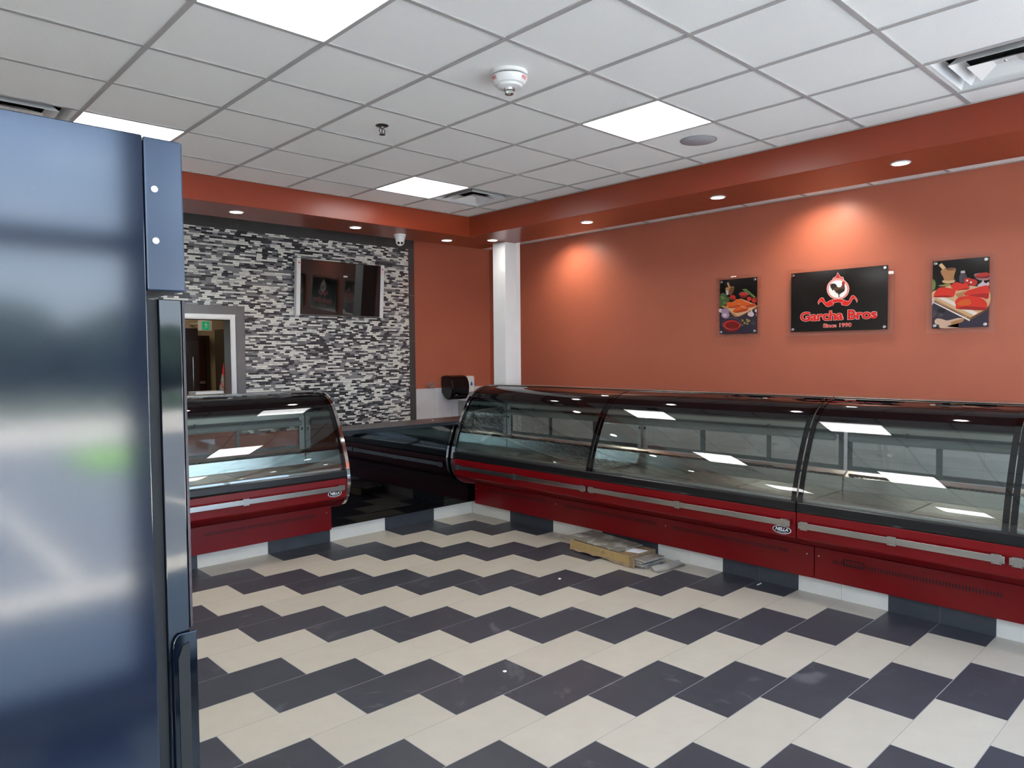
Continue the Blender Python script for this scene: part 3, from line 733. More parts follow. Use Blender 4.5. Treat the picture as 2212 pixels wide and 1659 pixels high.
td = thing('towel_dispenser', 'black rounded paper towel dispenser on the wall above the white tiles', 'dispenser', (1.33, YW, 1.305))
pr = [(p.x, p.y) for p in spline([(0, .155, 0), (-.10, .165, 0), (-.19, .14, 0), (-.235, .06, 0), (-.24, -.03, 0), (-.215, -.11, 0), (-.17, -.155, 0), (-.10, -.15, 0), (0, -.06, 0)], 5)]
MB().prism(pr, lambda p, h: (h, p[0], p[1]), -.145, .145).build('cover', M('black_dispenser_plastic', (10, 10, 11), .12, spec=.3), td, bevel=.012, smooth=40)
b = MB()
for s in (-1, 1): b.prism([(p[0]*.93-.006, p[1]*.93) for p in pr], lambda p, h: (h, p[0], p[1]), s*.1455, s*.150)
b.build('side_cap', 'black', td, smooth=40)
MB().box(-.11, .11, -.222, -.20, -.118, -.106).build('paper_slot', 'blackdull', td)
b = MB(); fit_text(b, 'ecolab', lambda u, v, h: (u, h, v), -.09, -.04, -.098, -.088, -.222) if False else b.box(-.085, -.045, -.2235, -.2215, -.097, -.092)
b.build('printed_mark', 'ltgrey', td)
sd = thing('soap_dispenser', 'white soap dispenser with a blue drop beside the black towel dispenser', 'dispenser', (1.63, YW, 1.34))
MB().prism([(-.055, -.11), (.055, -.11), (.058, .09), (.045, .115), (-.045, .115), (-.058, .09)], lambda p, h: (p[0], h, p[1]), -.10, 0).build('cover', 'white_plastic', sd, bevel=.012, smooth=40)
MB().prism([(.022*math.sin(a)*(1 if abs(a) < 2 else .8), -.022*math.cos(a)) for a in [k*PI/8-2.2 for k in range(0, 12)]]+[(0, .045)], lambda p, h: (p[0], h, p[1]), -.1012, -.1003).build('drop_mark', 'blue', sd)
MB().box(-.03, .03, -.085, -.03, -.145, -.1105).build('pump', 'ltgrey', sd, bevel=.004)
wi = MB()
for a, bq in (((-.06, .0), (-.02, .035)), ((.02, -.03), (-.055, .01)), ((.03, .035), (.06, .012)), ((-.05, .02), (.01, .045)), ((-.045, -.02), (.05, .0)), ((.0, .03), (.055, -.015))):
    wi.tube([(p.x, p.y, p.z) for p in spline([(0, 0, 0), (a[0], -.04, a[1]), (a[0]*.4+bq[0]*.3, -.06, a[1]+.01), (bq[0], -.05, bq[1]), (bq[0]*.8, -.02, bq[1]-.03)], 5)], .0035, 6)
tag(wi.build('wire', 'ltgrey', smooth=60, loc=(.975, YW, 1.342)), 'loose wires curling out of the orange wall left of the towel dispenser', 'wire')
sk = thing('hand_sink', 'small stainless hand sink with side splash against the white tiles', 'sink', (1.71, 1.93, 0))
MB().box(-.24, .24, -.22, .228, .82, .84).box(-.24, -.225, -.22, .228, .84, .98).box(.225, .24, -.22, .228, .84, .98).box(-.225, .225, -.22, -.205, .84, .98).box(-.225, .225, .213, .228, .84, 1.0).build('basin', 'steel', sk)
MB().box(-.25, -.241, -.23, .228, .86, 1.12).build('side_splash', 'steel', sk)
MB().box(-.23, .23, .18, .228, .0, .82).build('bracket', 'steel_dark', sk)

# ------------------------------------------------------------------ kitchen things
kf = thing('kitchen_refrigerator', 'tall stainless refrigerator in the kitchen behind the pass-through', 'refrigerator', (-1.96, 3.9, 0))
MB().box(-.45, .45, -.36, .4, .1, 2.1).build('cabinet', 'steel_dark', kf, bevel=.004)
MB().box(-.445, .445, -.40, -.362, .15, 1.95).build('door', 'steel_dark', kf, bevel=.004)
MB().tube([(.36, -.43, .9), (.36, -.43, 1.75)], .012, 8).build('handle', 'chrome', kf, smooth=60)
b = MB()
for x in (-.4, .4):
    for y in (-.32, .35): b.box(x-.03, x+.03, y-.03, y+.03, 0, .099)
b.build('foot', 'blackdull', kf)
kd = thing('kitchen_door', 'dark brown door in the kitchen seen through the pass-through', 'door', (-.95, 5.99, 0))
MB().box(-.42, .42, -.04, -.005, .01, 2.02).build('leaf', 'door', kd, bevel=.003)
b = MB().box(-.48, -.421, -.05, 0, 0, 2.08).box(.421, .48, -.05, 0, 0, 2.08).box(-.421, .421, -.05, 0, 2.021, 2.08).build('door_frame', 'steel_dark', kd)
MB().box(.22, .40, -.06, -.041, 1.33, 1.37).build('handle', 'satin', kd)
es = thing('exit_sign', 'green running figure exit sign high on the kitchen wall', 'sign', (-.66, 5.6, 2.22), .2)
MB().box(-.10, .10, -.03, .03, -.08, .08).build('housing', 'white_plastic', es, bevel=.004)
MB().box(-.062, .05, -.033, -.0305, -.062, .062).build('face', 'green', es)
b = MB().lathe([(.012, -.0345), (.012, -.0335)], (-.002, 0, .036), axis='y', seg=12)
fl = lambda p, h: (p[0], h, p[1])
b.prism([(-.016, .022), (.012, .022), (.008, -.012), (-.012, -.012)], fl, -.0345, -.0335).prism([(-.012, -.012), (.0, -.012), (-.018, -.05), (-.030, -.048)], fl, -.0345, -.0335).prism([(-.002, -.012), (.008, -.012), (.026, -.032), (.018, -.038)], fl, -.0345, -.0335).prism([(.012, .022), (.010, .012), (.032, -.002), (.036, .006)], fl, -.0345, -.0335).prism([(-.016, .022), (-.014, .012), (-.036, .004), (-.038, .014)], fl, -.0345, -.0335)
b.build('figure', 'white', es)
MB().box(-.01, .01, -.01, .39, .03, .05).build('arm', 'white_plastic', es)
cp = thing('cooler_panel', 'tall grey steel kitchen cabinet right of the dark door', 'cabinet', (-.93, 4.15, 0))
MB().box(-.03, .6, -.25, .3, .08, 2.12).build('body', 'steel_dark', cp, bevel=.004)
MB().box(-.02, .59, -.27, -.252, .15, 2.05).build('door', 'steel', cp, bevel=.003)
MB().box(-.03, .6, -.25, .3, 0, .079).build('plinth', 'blackdull', cp)
# rolled cloth leaning in the opening and a white tray on the sill
rc = MB(); rows = 14
for k in range(rows):
    t0, t1 = k/rows, (k+1)/rows
    def ringp(t): return [(-1.702+.034*t+(.030*(1-t)+.004)*math.cos(a), YW+.19+(.030*(1-t)+.004)*math.sin(a), OZ0+.012+.345*t) for a in [j*2*PI/10 for j in range(10)]]
    A, B = ringp(t0), ringp(t1)
    for j in range(10): rc.add([A[j], A[(j+1) % 10], B[(j+1) % 10], B[j]], [(0, 1, 2, 3)], 0 if (t0 > .62 or (j+k) % 5 == 0) else 1)
tag(rc.build('rolled_cloth', ['red_print', 'paper']), 'rolled red and white cloth leaning at the right end of the pass-through', 'cloth')
ty = MB().box(-2.03, -1.78, YW+.0, YW+.17, OZ0+.013, OZ0+.024).box(-2.05, -1.76, YW-.02, YW+.19, OZ0+.025, OZ0+.062)
tag(ty.build('white_tray', 'white', bevel=.003), 'white tray lying on the pass-through sill', 'tray')
kl = thing('kitchen_light', 'ceiling light of the kitchen above the door', 'ceiling light', (-1.2, 4.9, 2.88))
MB().box(-.3, .3, -.15, .15, -.0, .019).build('housing', 'white_plastic', kl)
MB().box(-.28, .28, -.13, .13, -.012, -.001).build('diffuser', M('kitchen_led', (255, 236, 205), .5, emit=9.0), kl)

# ------------------------------------------------------------------ wall signs (face -X): u to the viewer's right, v up
def hom(src, dst):
    A = []
    for (x, y), (u, v) in zip(src, dst): A += [[x, y, 1, 0, 0, 0, -u*x, -u*y], [0, 0, 0, x, y, 1, -v*x, -v*y]]
    h_ = np.linalg.solve(np.array(A), np.array([c for d_ in dst for c in d_])); Hm = np.append(h_, 1).reshape(3, 3)
    def f(p):
        q_ = Hm @ np.array([p[0], p[1], 1.]); return (q_[0]/q_[2], q_[1]/q_[2])
    return f
SX = 2.034
def sign(name, label, yc, zc, w, hgt, cat='sign'):
    r_ = thing(name, label, cat, (SX, yc, zc))
    MB().box(.0, .004, -w/2, w/2, -hgt/2, hgt/2).build('board', 'board', r_)
    MB().box(.0045, .0085, -w/2-.045, w/2+.045, -hgt/2-.04, hgt/2+.04).build('backing_sheet', 'acrylic', r_, label='clear acrylic sheet')
    for u in (-1, 1):
        for v in (-1, 1):
            MB().lathe([(.012, XW-SX), (.012, .009), (.014, -.0), (.014, -.012), (.011, -.015), (.001, -.015)], (0, u*(w/2-.022), v*(hgt/2-.022)), axis='x', seg=18).build('standoff', 'chrome', r_, smooth=40)
    return r_
def poly(mb, pts, conv, layer, mat, smooth=True):
    P2 = [conv(p) for p in pts]
    if smooth:
        q_ = []
        n_ = len(P2)
        for i in range(n_):
            a, b_, c, d_ = [Vector(P2[(i+k) % n_]) for k in (-1, 0, 1, 2)]
            for t in (0, .34, .67): q_.append(.5*((2*b_)+(c-a)*t+(2*a-5*b_+4*c-d_)*t*t+(3*b_-a-3*c+d_)*t**3))
        P2 = [(v.x, v.y) for v in q_]
    vs_ = [(-.0004-layer*.00025, -p[0], p[1]) for p in P2]
    bm = bmesh.new(); f_ = bm.faces.new([bm.verts.new(v) for v in vs_]); res = bmesh.ops.triangulate(bm, faces=[f_])
    bm.verts.index_update(); mb.add([v.co[:] for v in bm.verts], [tuple(v.index for v in f.verts) for f in bm.faces], mat); bm.free()
def ell(cx, cy, rx, ry, n_=18): return [(cx+rx*math.cos(2*PI*k/n_), cy+ry*math.sin(2*PI*k/n_)) for k in range(n_)]
# main sign
w, hg = .886, .568
sg = sign('shop_sign', 'black shop sign with rooster emblem and red lettering on the orange wall', -2.745, 2.224, w, hg)
cv = hom([(265, 262), (1955, 115), (1940, 1237), (255, 1285)], [(-w/2, hg/2), (w/2, hg/2), (w/2, -hg/2), (-w/2, -hg/2)])
em = MB()
cm = [M('emblem_red', (206, 40, 44), .35), MT['white'], MT['pink_print'], M('feather_dark', (40, 34, 28), .5), M('feather_brown', (92, 62, 44), .5), M('comb_red', (150, 30, 28), .5), MT['red_print'], M('shank_grey', (110, 108, 104), .5)]
poly(em, [(1080, 245), (1098, 268), (1094, 280), (1118, 298), (1122, 318), (1165, 322), (1180, 345), (1178, 380), (1080, 372), (985, 385), (990, 350), (1000, 335), (1040, 325), (1046, 300), (1066, 282), (1062, 262)], cv, 0, 2)
poly(em, [(1080, 262), (1090, 284), (1110, 304), (1114, 328), (1155, 332), (1170, 350), (1168, 376), (1080, 368), (995, 378), (1000, 352), (1046, 332), (1052, 306), (1070, 284)], cv, 1, 0)
poly(em, ell(1081, 533, 198, 187, 36), cv, 1.5, 2, False); poly(em, ell(1081, 533, 190, 179, 36), cv, 2, 0, False); poly(em, ell(1081, 533, 182, 172, 36), cv, 2.5, 2, False)
poly(em, ell(1081, 534, 174, 164, 36), cv, 3, 0, False); poly(em, ell(1081, 535, 165, 156, 36), cv, 4, 1, False)
poly(em, [(1060, 478), (1050, 455), (1025, 440), (985, 436), (945, 452), (960, 460), (940, 490), (958, 486), (945, 520), (965, 512), (960, 535), (978, 528), (985, 570), (1000, 545), (1040, 560), (1075, 520)], cv, 5, 3)
poly(em, [(1012, 520), (1060, 495), (1115, 505), (1150, 470), (1155, 420), (1180, 405), (1200, 420), (1196, 470), (1205, 520), (1195, 560), (1165, 585), (1120, 600), (1060, 605), (1035, 580), (1010, 550)], cv, 6, 4)
poly(em, [(1080, 545), (1150, 530), (1200, 545), (1180, 580), (1130, 610), (1110, 632), (1085, 632), (1075, 605), (1045, 600), (1060, 570)], cv, 7, 3)
poly(em, [(1152, 425), (1160, 405), (1185, 400), (1203, 412), (1198, 440), (1200, 470), (1185, 482), (1170, 468), (1155, 460)], cv, 8, 5)
poly(em, [(1086, 628), (1108, 626), (1108, 655), (1128, 676), (1100, 672), (1082, 682), (1092, 655)], cv, 8, 7)
rib = [[(745, 806), (728, 768), (748, 720), (790, 680), (830, 690), (850, 730), (875, 765), (905, 752), (935, 735), (1000, 716), (1010, 775), (1000, 815), (960, 830), (905, 848), (865, 828), (830, 790), (800, 755), (768, 762), (755, 780)],
       [(1410, 775), (1424, 735), (1405, 690), (1360, 645), (1320, 650), (1290, 700), (1262, 742), (1225, 735), (1170, 715), (1130, 715), (1132, 770), (1150, 815), (1190, 820), (1228, 828), (1270, 815), (1310, 770), (1340, 715), (1375, 705), (1398, 740)],
       [(985, 722), (1075, 706), (1172, 716), (1165, 775), (1080, 764), (990, 780)]]
for k, r_ in enumerate(rib):
    cx = sum(p[0] for p in r_)/len(r_); cy = sum(p[1] for p in r_)/len(r_)
    poly(em, r_, cv, 9+k*.5, 2)
    n_ = len(r_); cvp = [cv(p) for p in r_]; ar = sum(cvp[i][0]*cvp[(i+1) % n_][1]-cvp[(i+1) % n_][0]*cvp[i][1] for i in range(n_)); sg_ = 1 if ar > 0 else -1
    ins = []
    for i in range(n_):
        a, b_ = Vector(cvp[i-1]), Vector(cvp[(i+1) % n_]); t = (b_-a).normalized(); ins.append(Vector(cvp[i])+Vector((-t.y, t.x))*sg_*.003)
    poly(em, [tuple(p) for p in ins], lambda p: p, 9.4+k*.5, 6)
em.build('emblem', cm, sg, label='rooster emblem with red scroll')
fs_ = lambda u, v, h: (-h, -u, v)
u0, _ = cv((415, 1010)); u1, _ = cv((1770, 980)); _, v1 = cv((1080, 900)); v0 = cv((1000, 1085))[1]
lt = MB()
fit_text(lt, 'Garcha Bros', fs_, u0, u1, v0, v1, .0008, 1, offset=.062, ref=.062)
fit_text(lt, 'Garcha Bros', fs_, u0, u1, v0, v1, .0014, 0, offset=.034, ref=.062)
lt.build('lettering', ['red_print', 'pink_print'], sg); lt = MB()
u0, _ = cv((818, 1170)); u1, _ = cv((1318, 1160)); v1 = cv((1080, 1128))[1]; v0 = cv((1080, 1205))[1]
fit_text(lt, 'Since 1990', fs_, u0, u1, v0, v1, .0008, 1, offset=.045, ref=.045)
fit_text(lt, 'Since 1990', fs_, u0, u1, v0, v1, .0014, 0, offset=.012, ref=.045)
lt.build('lettering', ['red_print', 'pink_print'], sg)
# food pictures
fm = {k: M('print_'+k, c, .3) for k, c in dict(wood=(176, 124, 78), wood2=(206, 170, 128), dkwood=(110, 66, 36), orange=(214, 92, 22), orange2=(176, 62, 18), red=(190, 34, 26), dred=(116, 18, 14),
      green=(66, 88, 44), ltgreen=(110, 130, 64), onion=(160, 132, 160), garlic=(206, 186, 190), white=(226, 214, 204), slate=(48, 42, 58), olive=(150, 132, 72), meat=(216, 44, 24), meat2=(168, 24, 18), ginger=(204, 172, 148), jar=(70, 62, 70), glassrim=(150, 110, 112), black=(14, 12, 18)).items()}
FK = list(fm)
def picture(root, conv, shapes):
    b = MB()
    for k, (m_, pts) in enumerate(shapes): poly(b, pts, conv, k*.35, FK.index(m_), len(pts) > 4)
    return b.build('picture', list(fm.values()), root, label='printed food photograph')
w, hg = .421, .567
s1 = sign('food_picture', 'small picture of orange chicken drumsticks left of the rooster sign', -1.734, 2.2225, w, hg, 'picture')
c1 = hom([(282, 272), (1110, 195), (1100, 1440), (272, 1472)], [(-w/2, hg/2), (w/2, hg/2), (w/2, -hg/2), (-w/2, -hg/2)])
picture(s1, c1, [('slate', [(276, 980), (1100, 1000), (1100, 1436), (272, 1470)]), ('black', [(276, 900), (1104, 880), (1103, 1010), (274, 1040)]),
    ('wood', [(410, 445), (500, 420), (595, 415), (585, 500), (550, 570), (480, 580), (430, 530)]), ('dkwood', [(500, 450), (590, 430), (575, 520), (540, 590), (490, 590)]), ('wood', [(435, 335), (475, 312), (520, 432), (480, 445)]), ('garlic', [(412, 500), (460, 490), (470, 590), (430, 600)]),
    ('green', [(290, 600), (330, 555), (400, 570), (440, 640), (480, 640), (500, 700), (420, 800), (330, 870), (285, 860), (280, 720)]), ('ltgreen', [(295, 640), (340, 620), (395, 660), (350, 710)]), ('ltgreen', [(345, 770), (380, 740), (425, 770), (390, 810)]),
    ('red', ell(568, 655, 66, 58)), ('dred', ell(560, 690, 36, 26)), ('glassrim', ell(812, 580, 105, 52)), ('dred', ell(812, 600, 92, 62)), ('red', ell(810, 575, 92, 34)),
    ('ltgreen', [(780, 470), (870, 460), (1070, 630), (1040, 665)]), ('green', [(830, 480), (860, 470), (1050, 650), (1020, 660)]), ('red', ell(935, 680, 50, 46)), ('red', ell(1045, 715, 55, 52)), ('dred', ell(1085, 665, 26, 36)),
    ('wood', [(325, 850), (360, 825), (420, 835), (700, 690), (800, 690), (1104, 830), (1098, 870), (780, 1045), (680, 1080), (600, 1070), (440, 920), (340, 880)]), ('wood2', [(430, 850), (730, 705), (1080, 840), (740, 1040), (640, 1040)]),
    ('orange', [(425, 800), (470, 755), (580, 760), (700, 800), (760, 790), (770, 840), (640, 870), (560, 890), (470, 880)]), ('orange', [(600, 740), (650, 690), (740, 700), (820, 730), (800, 780), (680, 790), (610, 790)]), ('orange', [(760, 790), (830, 735), (920, 760), (980, 790), (1060, 780), (1070, 830), (960, 850), (870, 870), (780, 840)]), ('orange2', [(860, 840), (960, 800), (1060, 800), (1050, 850), (900, 880)]),
    ('orange', [(570, 960), (640, 870), (740, 850), (830, 880), (910, 870), (920, 920), (870, 945), (760, 970), (680, 995), (600, 985)]), ('orange2', [(600, 985), (720, 930), (860, 900), (880, 945), (720, 985)]), ('orange2', [(450, 870), (560, 850), (700, 820), (720, 850), (560, 890)]),
    ('garlic', ell(300, 945, 45, 45)), ('onion', ell(400, 980, 88, 82)), ('onion', ell(405, 1040, 92, 78)), ('garlic', ell(395, 1045, 50, 40)),
    ('garlic', [(995, 910), (1005, 960), (1040, 1010), (1025, 1060), (970, 1075), (905, 1045), (910, 990), (970, 955)]), ('garlic', [(1102, 890), (1060, 920), (1055, 960), (1102, 985)]), ('onion', [(1100, 990), (1075, 1020), (1100, 1070)]),
    ('olive', [(760, 1130), (800, 1140), (820, 1170), (770, 1190)]), ('olive', [(870, 1110), (900, 1130), (960, 1160), (930, 1200), (880, 1190)]), ('olive', [(800, 1200), (850, 1190), (870, 1220), (820, 1250)]), ('olive', [(860, 1230), (910, 1210), (915, 1250), (870, 1255)]), ('olive', [(770, 1260), (800, 1250), (790, 1285), (775, 1280)]),
    ('jar', [(970, 1200), (1030, 1170), (1040, 1220), (1090, 1230), (1085, 1250), (1000, 1250)]),
    ('glassrim', ell(545, 1240, 212, 140, 28)), ('slate', ell(545, 1225, 202, 118, 28)), ('dred', ell(545, 1310, 175, 115, 28)), ('red', ell(545, 1265, 190, 108, 28)), ('dred', ell(560, 1270, 150, 80, 24)), ('glassrim', [(380, 1290), (450, 1350), (560, 1370), (660, 1340), (560, 1358), (450, 1338)])])
w, hg = .413, .568
s2 = sign('food_picture', 'picture of red marinated meat on a cutting board right of the rooster sign', -3.7525, 2.219, w, hg, 'picture')
c2 = hom([(250, 235), (1370, 140), (1335, 1527), (225, 1557)], [(-w/2, hg/2), (w/2, hg/2), (w/2, -hg/2), (-w/2, -hg/2)])
picture(s2, c2, [('slate', [(236, 1040), (1345, 1100), (1335, 1525), (226, 1555)]), ('black', [(240, 760), (1350, 700), (1348, 820), (238, 860)]),
    ('wood', [(405, 420), (480, 385), (600, 365), (690, 372), (700, 410), (670, 520), (660, 600), (680, 625), (660, 660), (560, 672), (455, 660), (440, 620), (470, 595), (420, 490)]), ('dkwood', ell(600, 392, 90, 22)), ('wood2', [(365, 310), (425, 268), (510, 365), (440, 400)]), ('wood2', [(440, 610), (560, 620), (680, 600), (670, 650), (560, 665), (450, 650)]),
    ('jar', [(770, 530), (795, 490), (800, 425), (885, 415), (890, 480), (920, 530), (910, 640), (780, 650)]), ('garlic', [(800, 430), (880, 420), (885, 465), (802, 470)]),
    ('red', ell(945, 625, 82, 66)), ('red', ell(1035, 650, 90, 66)), ('white', ell(925, 615, 18, 18)), ('white', ell(1000, 650, 18, 18)),
    ('glassrim', [(1065, 490), (1200, 465), (1360, 480), (1350, 600), (1180, 610), (1090, 560)]), ('dred', [(1080, 520), (1300, 470), (1355, 490), (1350, 560), (1150, 570)]), ('red', [(1090, 510), (1260, 458), (1350, 470), (1340, 520), (1150, 545)]),
    ('garlic', [(1245, 605), (1255, 650), (1300, 670), (1345, 640), (1345, 720), (1150, 735), (1140, 700), (1200, 660)]), ('ltgreen', [(240, 600), (275, 600), (305, 660), (290, 770), (238, 800)]), ('olive', [(355, 710), (470, 690), (520, 665), (610, 690), (560, 720), (420, 730)]),
    ('wood2', [(232, 850), (320, 800), (640, 700), (960, 715), (1345, 800), (1340, 1120), (985, 1345), (740, 1240), (280, 1020), (232, 960)]), ('wood', [(280, 985), (985, 1335), (985, 1370), (275, 1010)]), ('white', [(290, 930), (400, 910), (1130, 1250), (1060, 1300)]), ('wood', [(690, 880), (900, 820), (800, 1020)]), ('white', [(262, 1030), (975, 1380), (970, 1415), (250, 1050)]), ('dkwood', [(985, 1345), (1340, 1150), (1338, 1180), (985, 1400)]),
    ('meat', [(265, 925), (320, 800), (420, 745), (560, 760), (690, 790), (680, 880), (640, 940), (500, 930), (320, 945)]), ('meat2', [(270, 925), (500, 905), (640, 930), (560, 945), (330, 945)]),
    ('meat', [(600, 715), (660, 670), (720, 645), (830, 675), (900, 665), (970, 740), (950, 790), (800, 805), (720, 815), (640, 770)]), ('meat2', [(740, 800), (900, 760), (960, 770), (930, 800)]),
    ('meat', [(865, 900), (920, 820), (1080, 770), (1200, 735), (1345, 725), (1342, 965), (1250, 965), (1230, 900), (1120, 935), (960, 915)]), ('meat2', [(960, 905), (1130, 880), (1330, 870), (1340, 960), (1250, 960), (1120, 935)]),
    ('meat', [(685, 1035), (740, 960), (880, 920), (1080, 925), (1240, 980), (1310, 1060), (1310, 1140), (1260, 1195), (1050, 1195), (860, 1180), (710, 1170), (700, 1100)]), ('meat2', [(720, 1170), (900, 1120), (1150, 1140), (1290, 1150), (1250, 1200), (1000, 1192)]), ('orange', [(720, 1090), (800, 1010), (960, 980), (1000, 1080), (840, 1110)]),
    ('jar', [(235, 1220), (290, 1210), (320, 1280), (270, 1330), (232, 1310)]), ('jar', [(350, 1300), (400, 1260), (460, 1270), (430, 1320), (370, 1335)]), ('black', [(330, 1190), (420, 1160), (490, 1190), (470, 1250), (380, 1240)]), ('garlic', [(232, 960), (290, 960), (270, 1050), (230, 1100)]),
    ('ginger', [(280, 1410), (330, 1360), (420, 1370), (520, 1400), (640, 1375), (760, 1350), (860, 1370), (820, 1430), (700, 1460), (600, 1490), (540, 1520), (760, 1540), (400, 1552), (370, 1490), (300, 1470)]), ('wood', [(600, 1440), (700, 1400), (850, 1370), (820, 1425), (640, 1480)])])

# ------------------------------------------------------------------ cooler at the left
YFR = -4.593
fg = thing('beverage_cooler', 'tall blue-black upright cooler seen from its side at the left edge', 'cooler', (-4.9, YFR+.36, 0))
ox, oy = 4.9, -(YFR+.36)
MB().box(-.36, -4.513+ox, YFR+oy, YFR+oy+.72, .06, 2.03).build('cabinet', 'cooler', fg, bevel=.0015)
cn = MB().box(-4.5115+ox, -4.464+ox, YFR+oy+.001, YFR+oy+.72, 1.833, 2.029).build('canopy', M('cooler_canopy', (34, 46, 66), .2, ior=1.65), fg, bevel=.002)
b = MB()
for z in (1.963, 1.897):
    c_ = MB().lathe([(.0042, .0008), (.0042, -.0008), (.003, -.0016), (.001, -.0017)], (-4.500+ox, YFR+oy, z), axis='y', seg=16)
    o_ = c_.build('screw', 'white_plastic', cn, label='pale screw head')
MB().box(-4.5125+ox, -4.499+ox, YFR+oy+.006, YFR+oy+.71, .08, 1.822).build('gasket', 'blackdull', fg)
dr = MB().prism([(-4.4985, .0), (-4.4985, .70), (-4.470, .70), (-4.4685, .69), (-4.4675, .012), (-4.4705, .002)], lambda p, h: (p[0]+ox, p[1]+YFR+oy, h), .08, 1.822).build('door', 'coolerdoor', fg, bevel=.001)
MB().box(-4.4678+ox, -4.4645+ox, YFR+oy+.006, YFR+oy+.70, 1.38, 1.822).build('door_edge', 'maroon', fg, label='maroon front edge of the door')
hp = [(-4.4945, .70)]+[(-4.4945, 1.36)]+[(-4.4945+.010*(1-math.cos(t)), 1.36+.018*math.sin(t)) for t in (.4, .8, 1.2, 1.57)]+[(-4.4630, 1.378), (-4.4630, .70)]
MB().prism(hp, lambda p, h: (p[0]+ox, h, p[1]), YFR+oy-.004, YFR+oy-.0005).build('handle', 'coolerdoor', dr, bevel=.0012)
MB().prism([(-4.4880, .72), (-4.4880, 1.345), (-4.482, 1.362), (-4.4735, 1.365), (-4.4735, .72)], lambda p, h: (p[0]+ox, h, p[1]), YFR+oy-.0052, YFR+oy-.0041).build('handle_recess', 'blackdull', dr)
b = MB()
for x in (-.32, -4.56+ox):
    for y in (-.32, .32): b.box(x-.025, x+.025, y-.025, y+.025, 0, .0595)
b.build('foot', 'blackdull', fg)

# ------------------------------------------------------------------ stack of packaging on the floor
bx = thing('cardboard_box', 'flat open cardboard box lying on the floor below the red case', 'box', (.07, -1.66, 0), math.radians(-4))
MB().box(-.165, -.159, -.36, .36, .022, .092).build('front_flap', 'cardboard', bx)
b = MB().box(-.158, .16, -.34, .34, .085, .092).box(.154, .16, -.34, .34, .03, .0845); b.build('lid', 'cardboard2', bx)
MB().box(-.1575, .1535, -.335, .335, .023, .0845).build('carton_body', 'cardboard2', bx)
b = MB()
pts = []
rnd = random.Random(3)
for k in range(13):
    pts.append((-.163-.004*(k % 2), -.36+k*.06, .022-.014*rnd.random()-(.012 if k < 4 else 0)))
V = []; 
for p in pts: V += [(p[0], p[1], .030), (p[0]-.012, p[1], max(p[2], .003))]
b.add(V, [(2*k, 2*k+1, 2*k+3, 2*k+2) for k in range(12)])
b.add([(v[0]+.003, v[1], v[2]) for v in V], [(2*k, 2*k+2, 2*k+3, 2*k+1) for k in range(12)])
b.build('torn_edge', 'cardboard2', bx)
MB().box(-.1664, -.1652, -.055, -.03, .052, .078).box(-.1664, -.1652, -.145, -.142, .062, .078).box(-.1664, -.1652, -.16, -.157, .062, .078).box(-.1664, -.1652, -.10, -.085, .055, .057).build('printed_mark', 'cardboard2', bx)
MB().box(-.174, -.168, -.395, -.345, .004, .088).build('side_flap', 'cardboard2', bx)
pk = MB()
pk.box(-.11, .13, -.46, .28, .0, .020)
for k in range(3): pk.box(-.150+k*.008, .14-k*.012, -.455-k*.010+(k==1)*.03, -.346, .0205+k*.0175, .0375+k*.0175)
tag(pk.build('tile_pack', 'film', bevel=.006, loc=(.07, -1.66, 0)), 'pack of grey plastic wrapped tiles sticking out of the cardboard box', 'tiles')
sh = MB()
for k in range(3): pass
sh.add([(-.04, -1.20, .100), (.29, -1.255, .103), (.205, -1.88, .100), (-.10, -1.85, .097), (-.04, -1.20, .107), (.29, -1.255, .110), (.205, -1.88, .107), (-.10, -1.85, .104)],
       [(0, 3, 2, 1), (4, 5, 6, 7), (0, 1, 5, 4), (1, 2, 6, 5), (2, 3, 7, 6), (3, 0, 4, 7)])
tag(sh.build('backing_sheet', 'sheet'), 'grey patterned sheet lying askew on top of the cardboard box', 'sheet')
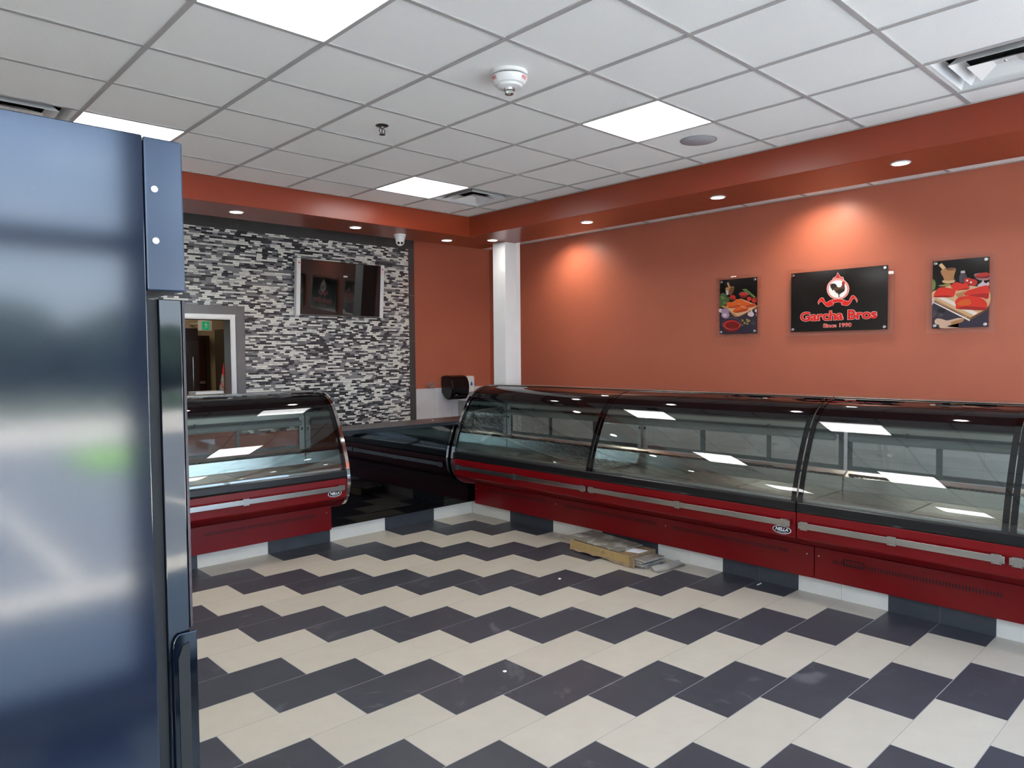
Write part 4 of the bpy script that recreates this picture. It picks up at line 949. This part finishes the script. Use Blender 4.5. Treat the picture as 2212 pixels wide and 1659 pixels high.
pp = MB().add([(-.03, -1.87, .0935), (.10, -1.86, .0935), (.12, -2.0, .0935), (.0, -1.99, .0935), (-.03, -1.87, .0955), (.10, -1.86, .0955), (.12, -2.0, .0955), (.0, -1.99, .0955)], [(0, 1, 2, 3), (4, 7, 6, 5), (0, 4, 5, 1), (1, 5, 6, 2), (2, 6, 7, 3), (3, 7, 4, 0)])
b = MB(); b.add([(-.03, -1.87, .0935), (.10, -1.86, .0935), (.12, -2.0, .0935), (.0, -1.99, .0935), (-.03, -1.87, .0955), (.10, -1.86, .0955), (.12, -2.0, .0955), (.0, -1.99, .0955)], [(0, 1, 2, 3), (4, 7, 6, 5), (0, 4, 5, 1), (1, 5, 6, 2), (2, 6, 7, 3), (3, 7, 4, 0)])
tag(b.build('paper_slip', 'white'), 'white slip of paper on the lid of the cardboard box', 'paper')
b = MB()
gx, gy = 8, 6; V = []
rnd = random.Random(5)
for i in range(gx):
    for j in range(gy):
        V.append((-.09+.34*i/(gx-1)+.02*rnd.random(), -2.17-.08*j/(gy-1)-.03*i/(gx-1), .004+.026*max(0, 1-j/3.0)*(.6+.5*rnd.random())+.006*rnd.random()))
fs2 = [(i*gy+j, (i+1)*gy+j, (i+1)*gy+j+1, i*gy+j+1) for i in range(gx-1) for j in range(gy-1)]
b.add(V, fs2); b.add([(v[0], v[1], v[2]-.003) for v in V], [f[::-1] for f in fs2])
tag(b.build('wrapping_paper', 'paper', smooth=40), 'crumpled grey wrapping paper at the near end of the cardboard box', 'paper')
bpy.data.objects['tile_pack'].rotation_euler.z = math.radians(-4)
# crumbs on the floor
for (x, y), lb in {(-2.166, -2.702): 'white crumb on a dark tile in the middle foreground', (-.748, -1.795): 'white crumb on a dark tile in front of the cardboard box'}.items():
    tag(MB().lathe([(.001, 0), (.011, .001), (.012, .004), (.006, .007), (.001, .0075)], (x, y, 0), seg=8).build('plaster_crumb', 'white', smooth=60), lb, 'debris', 'white crumbs on the dark floor tiles')
tag(MB().box(-.03, .03, -.004, .004, 0, .004).build('plastic_peg', 'white_plastic', loc=(.225, -2.938, 0)), 'thin white plastic peg on the floor close to the dark base tiles', 'debris')
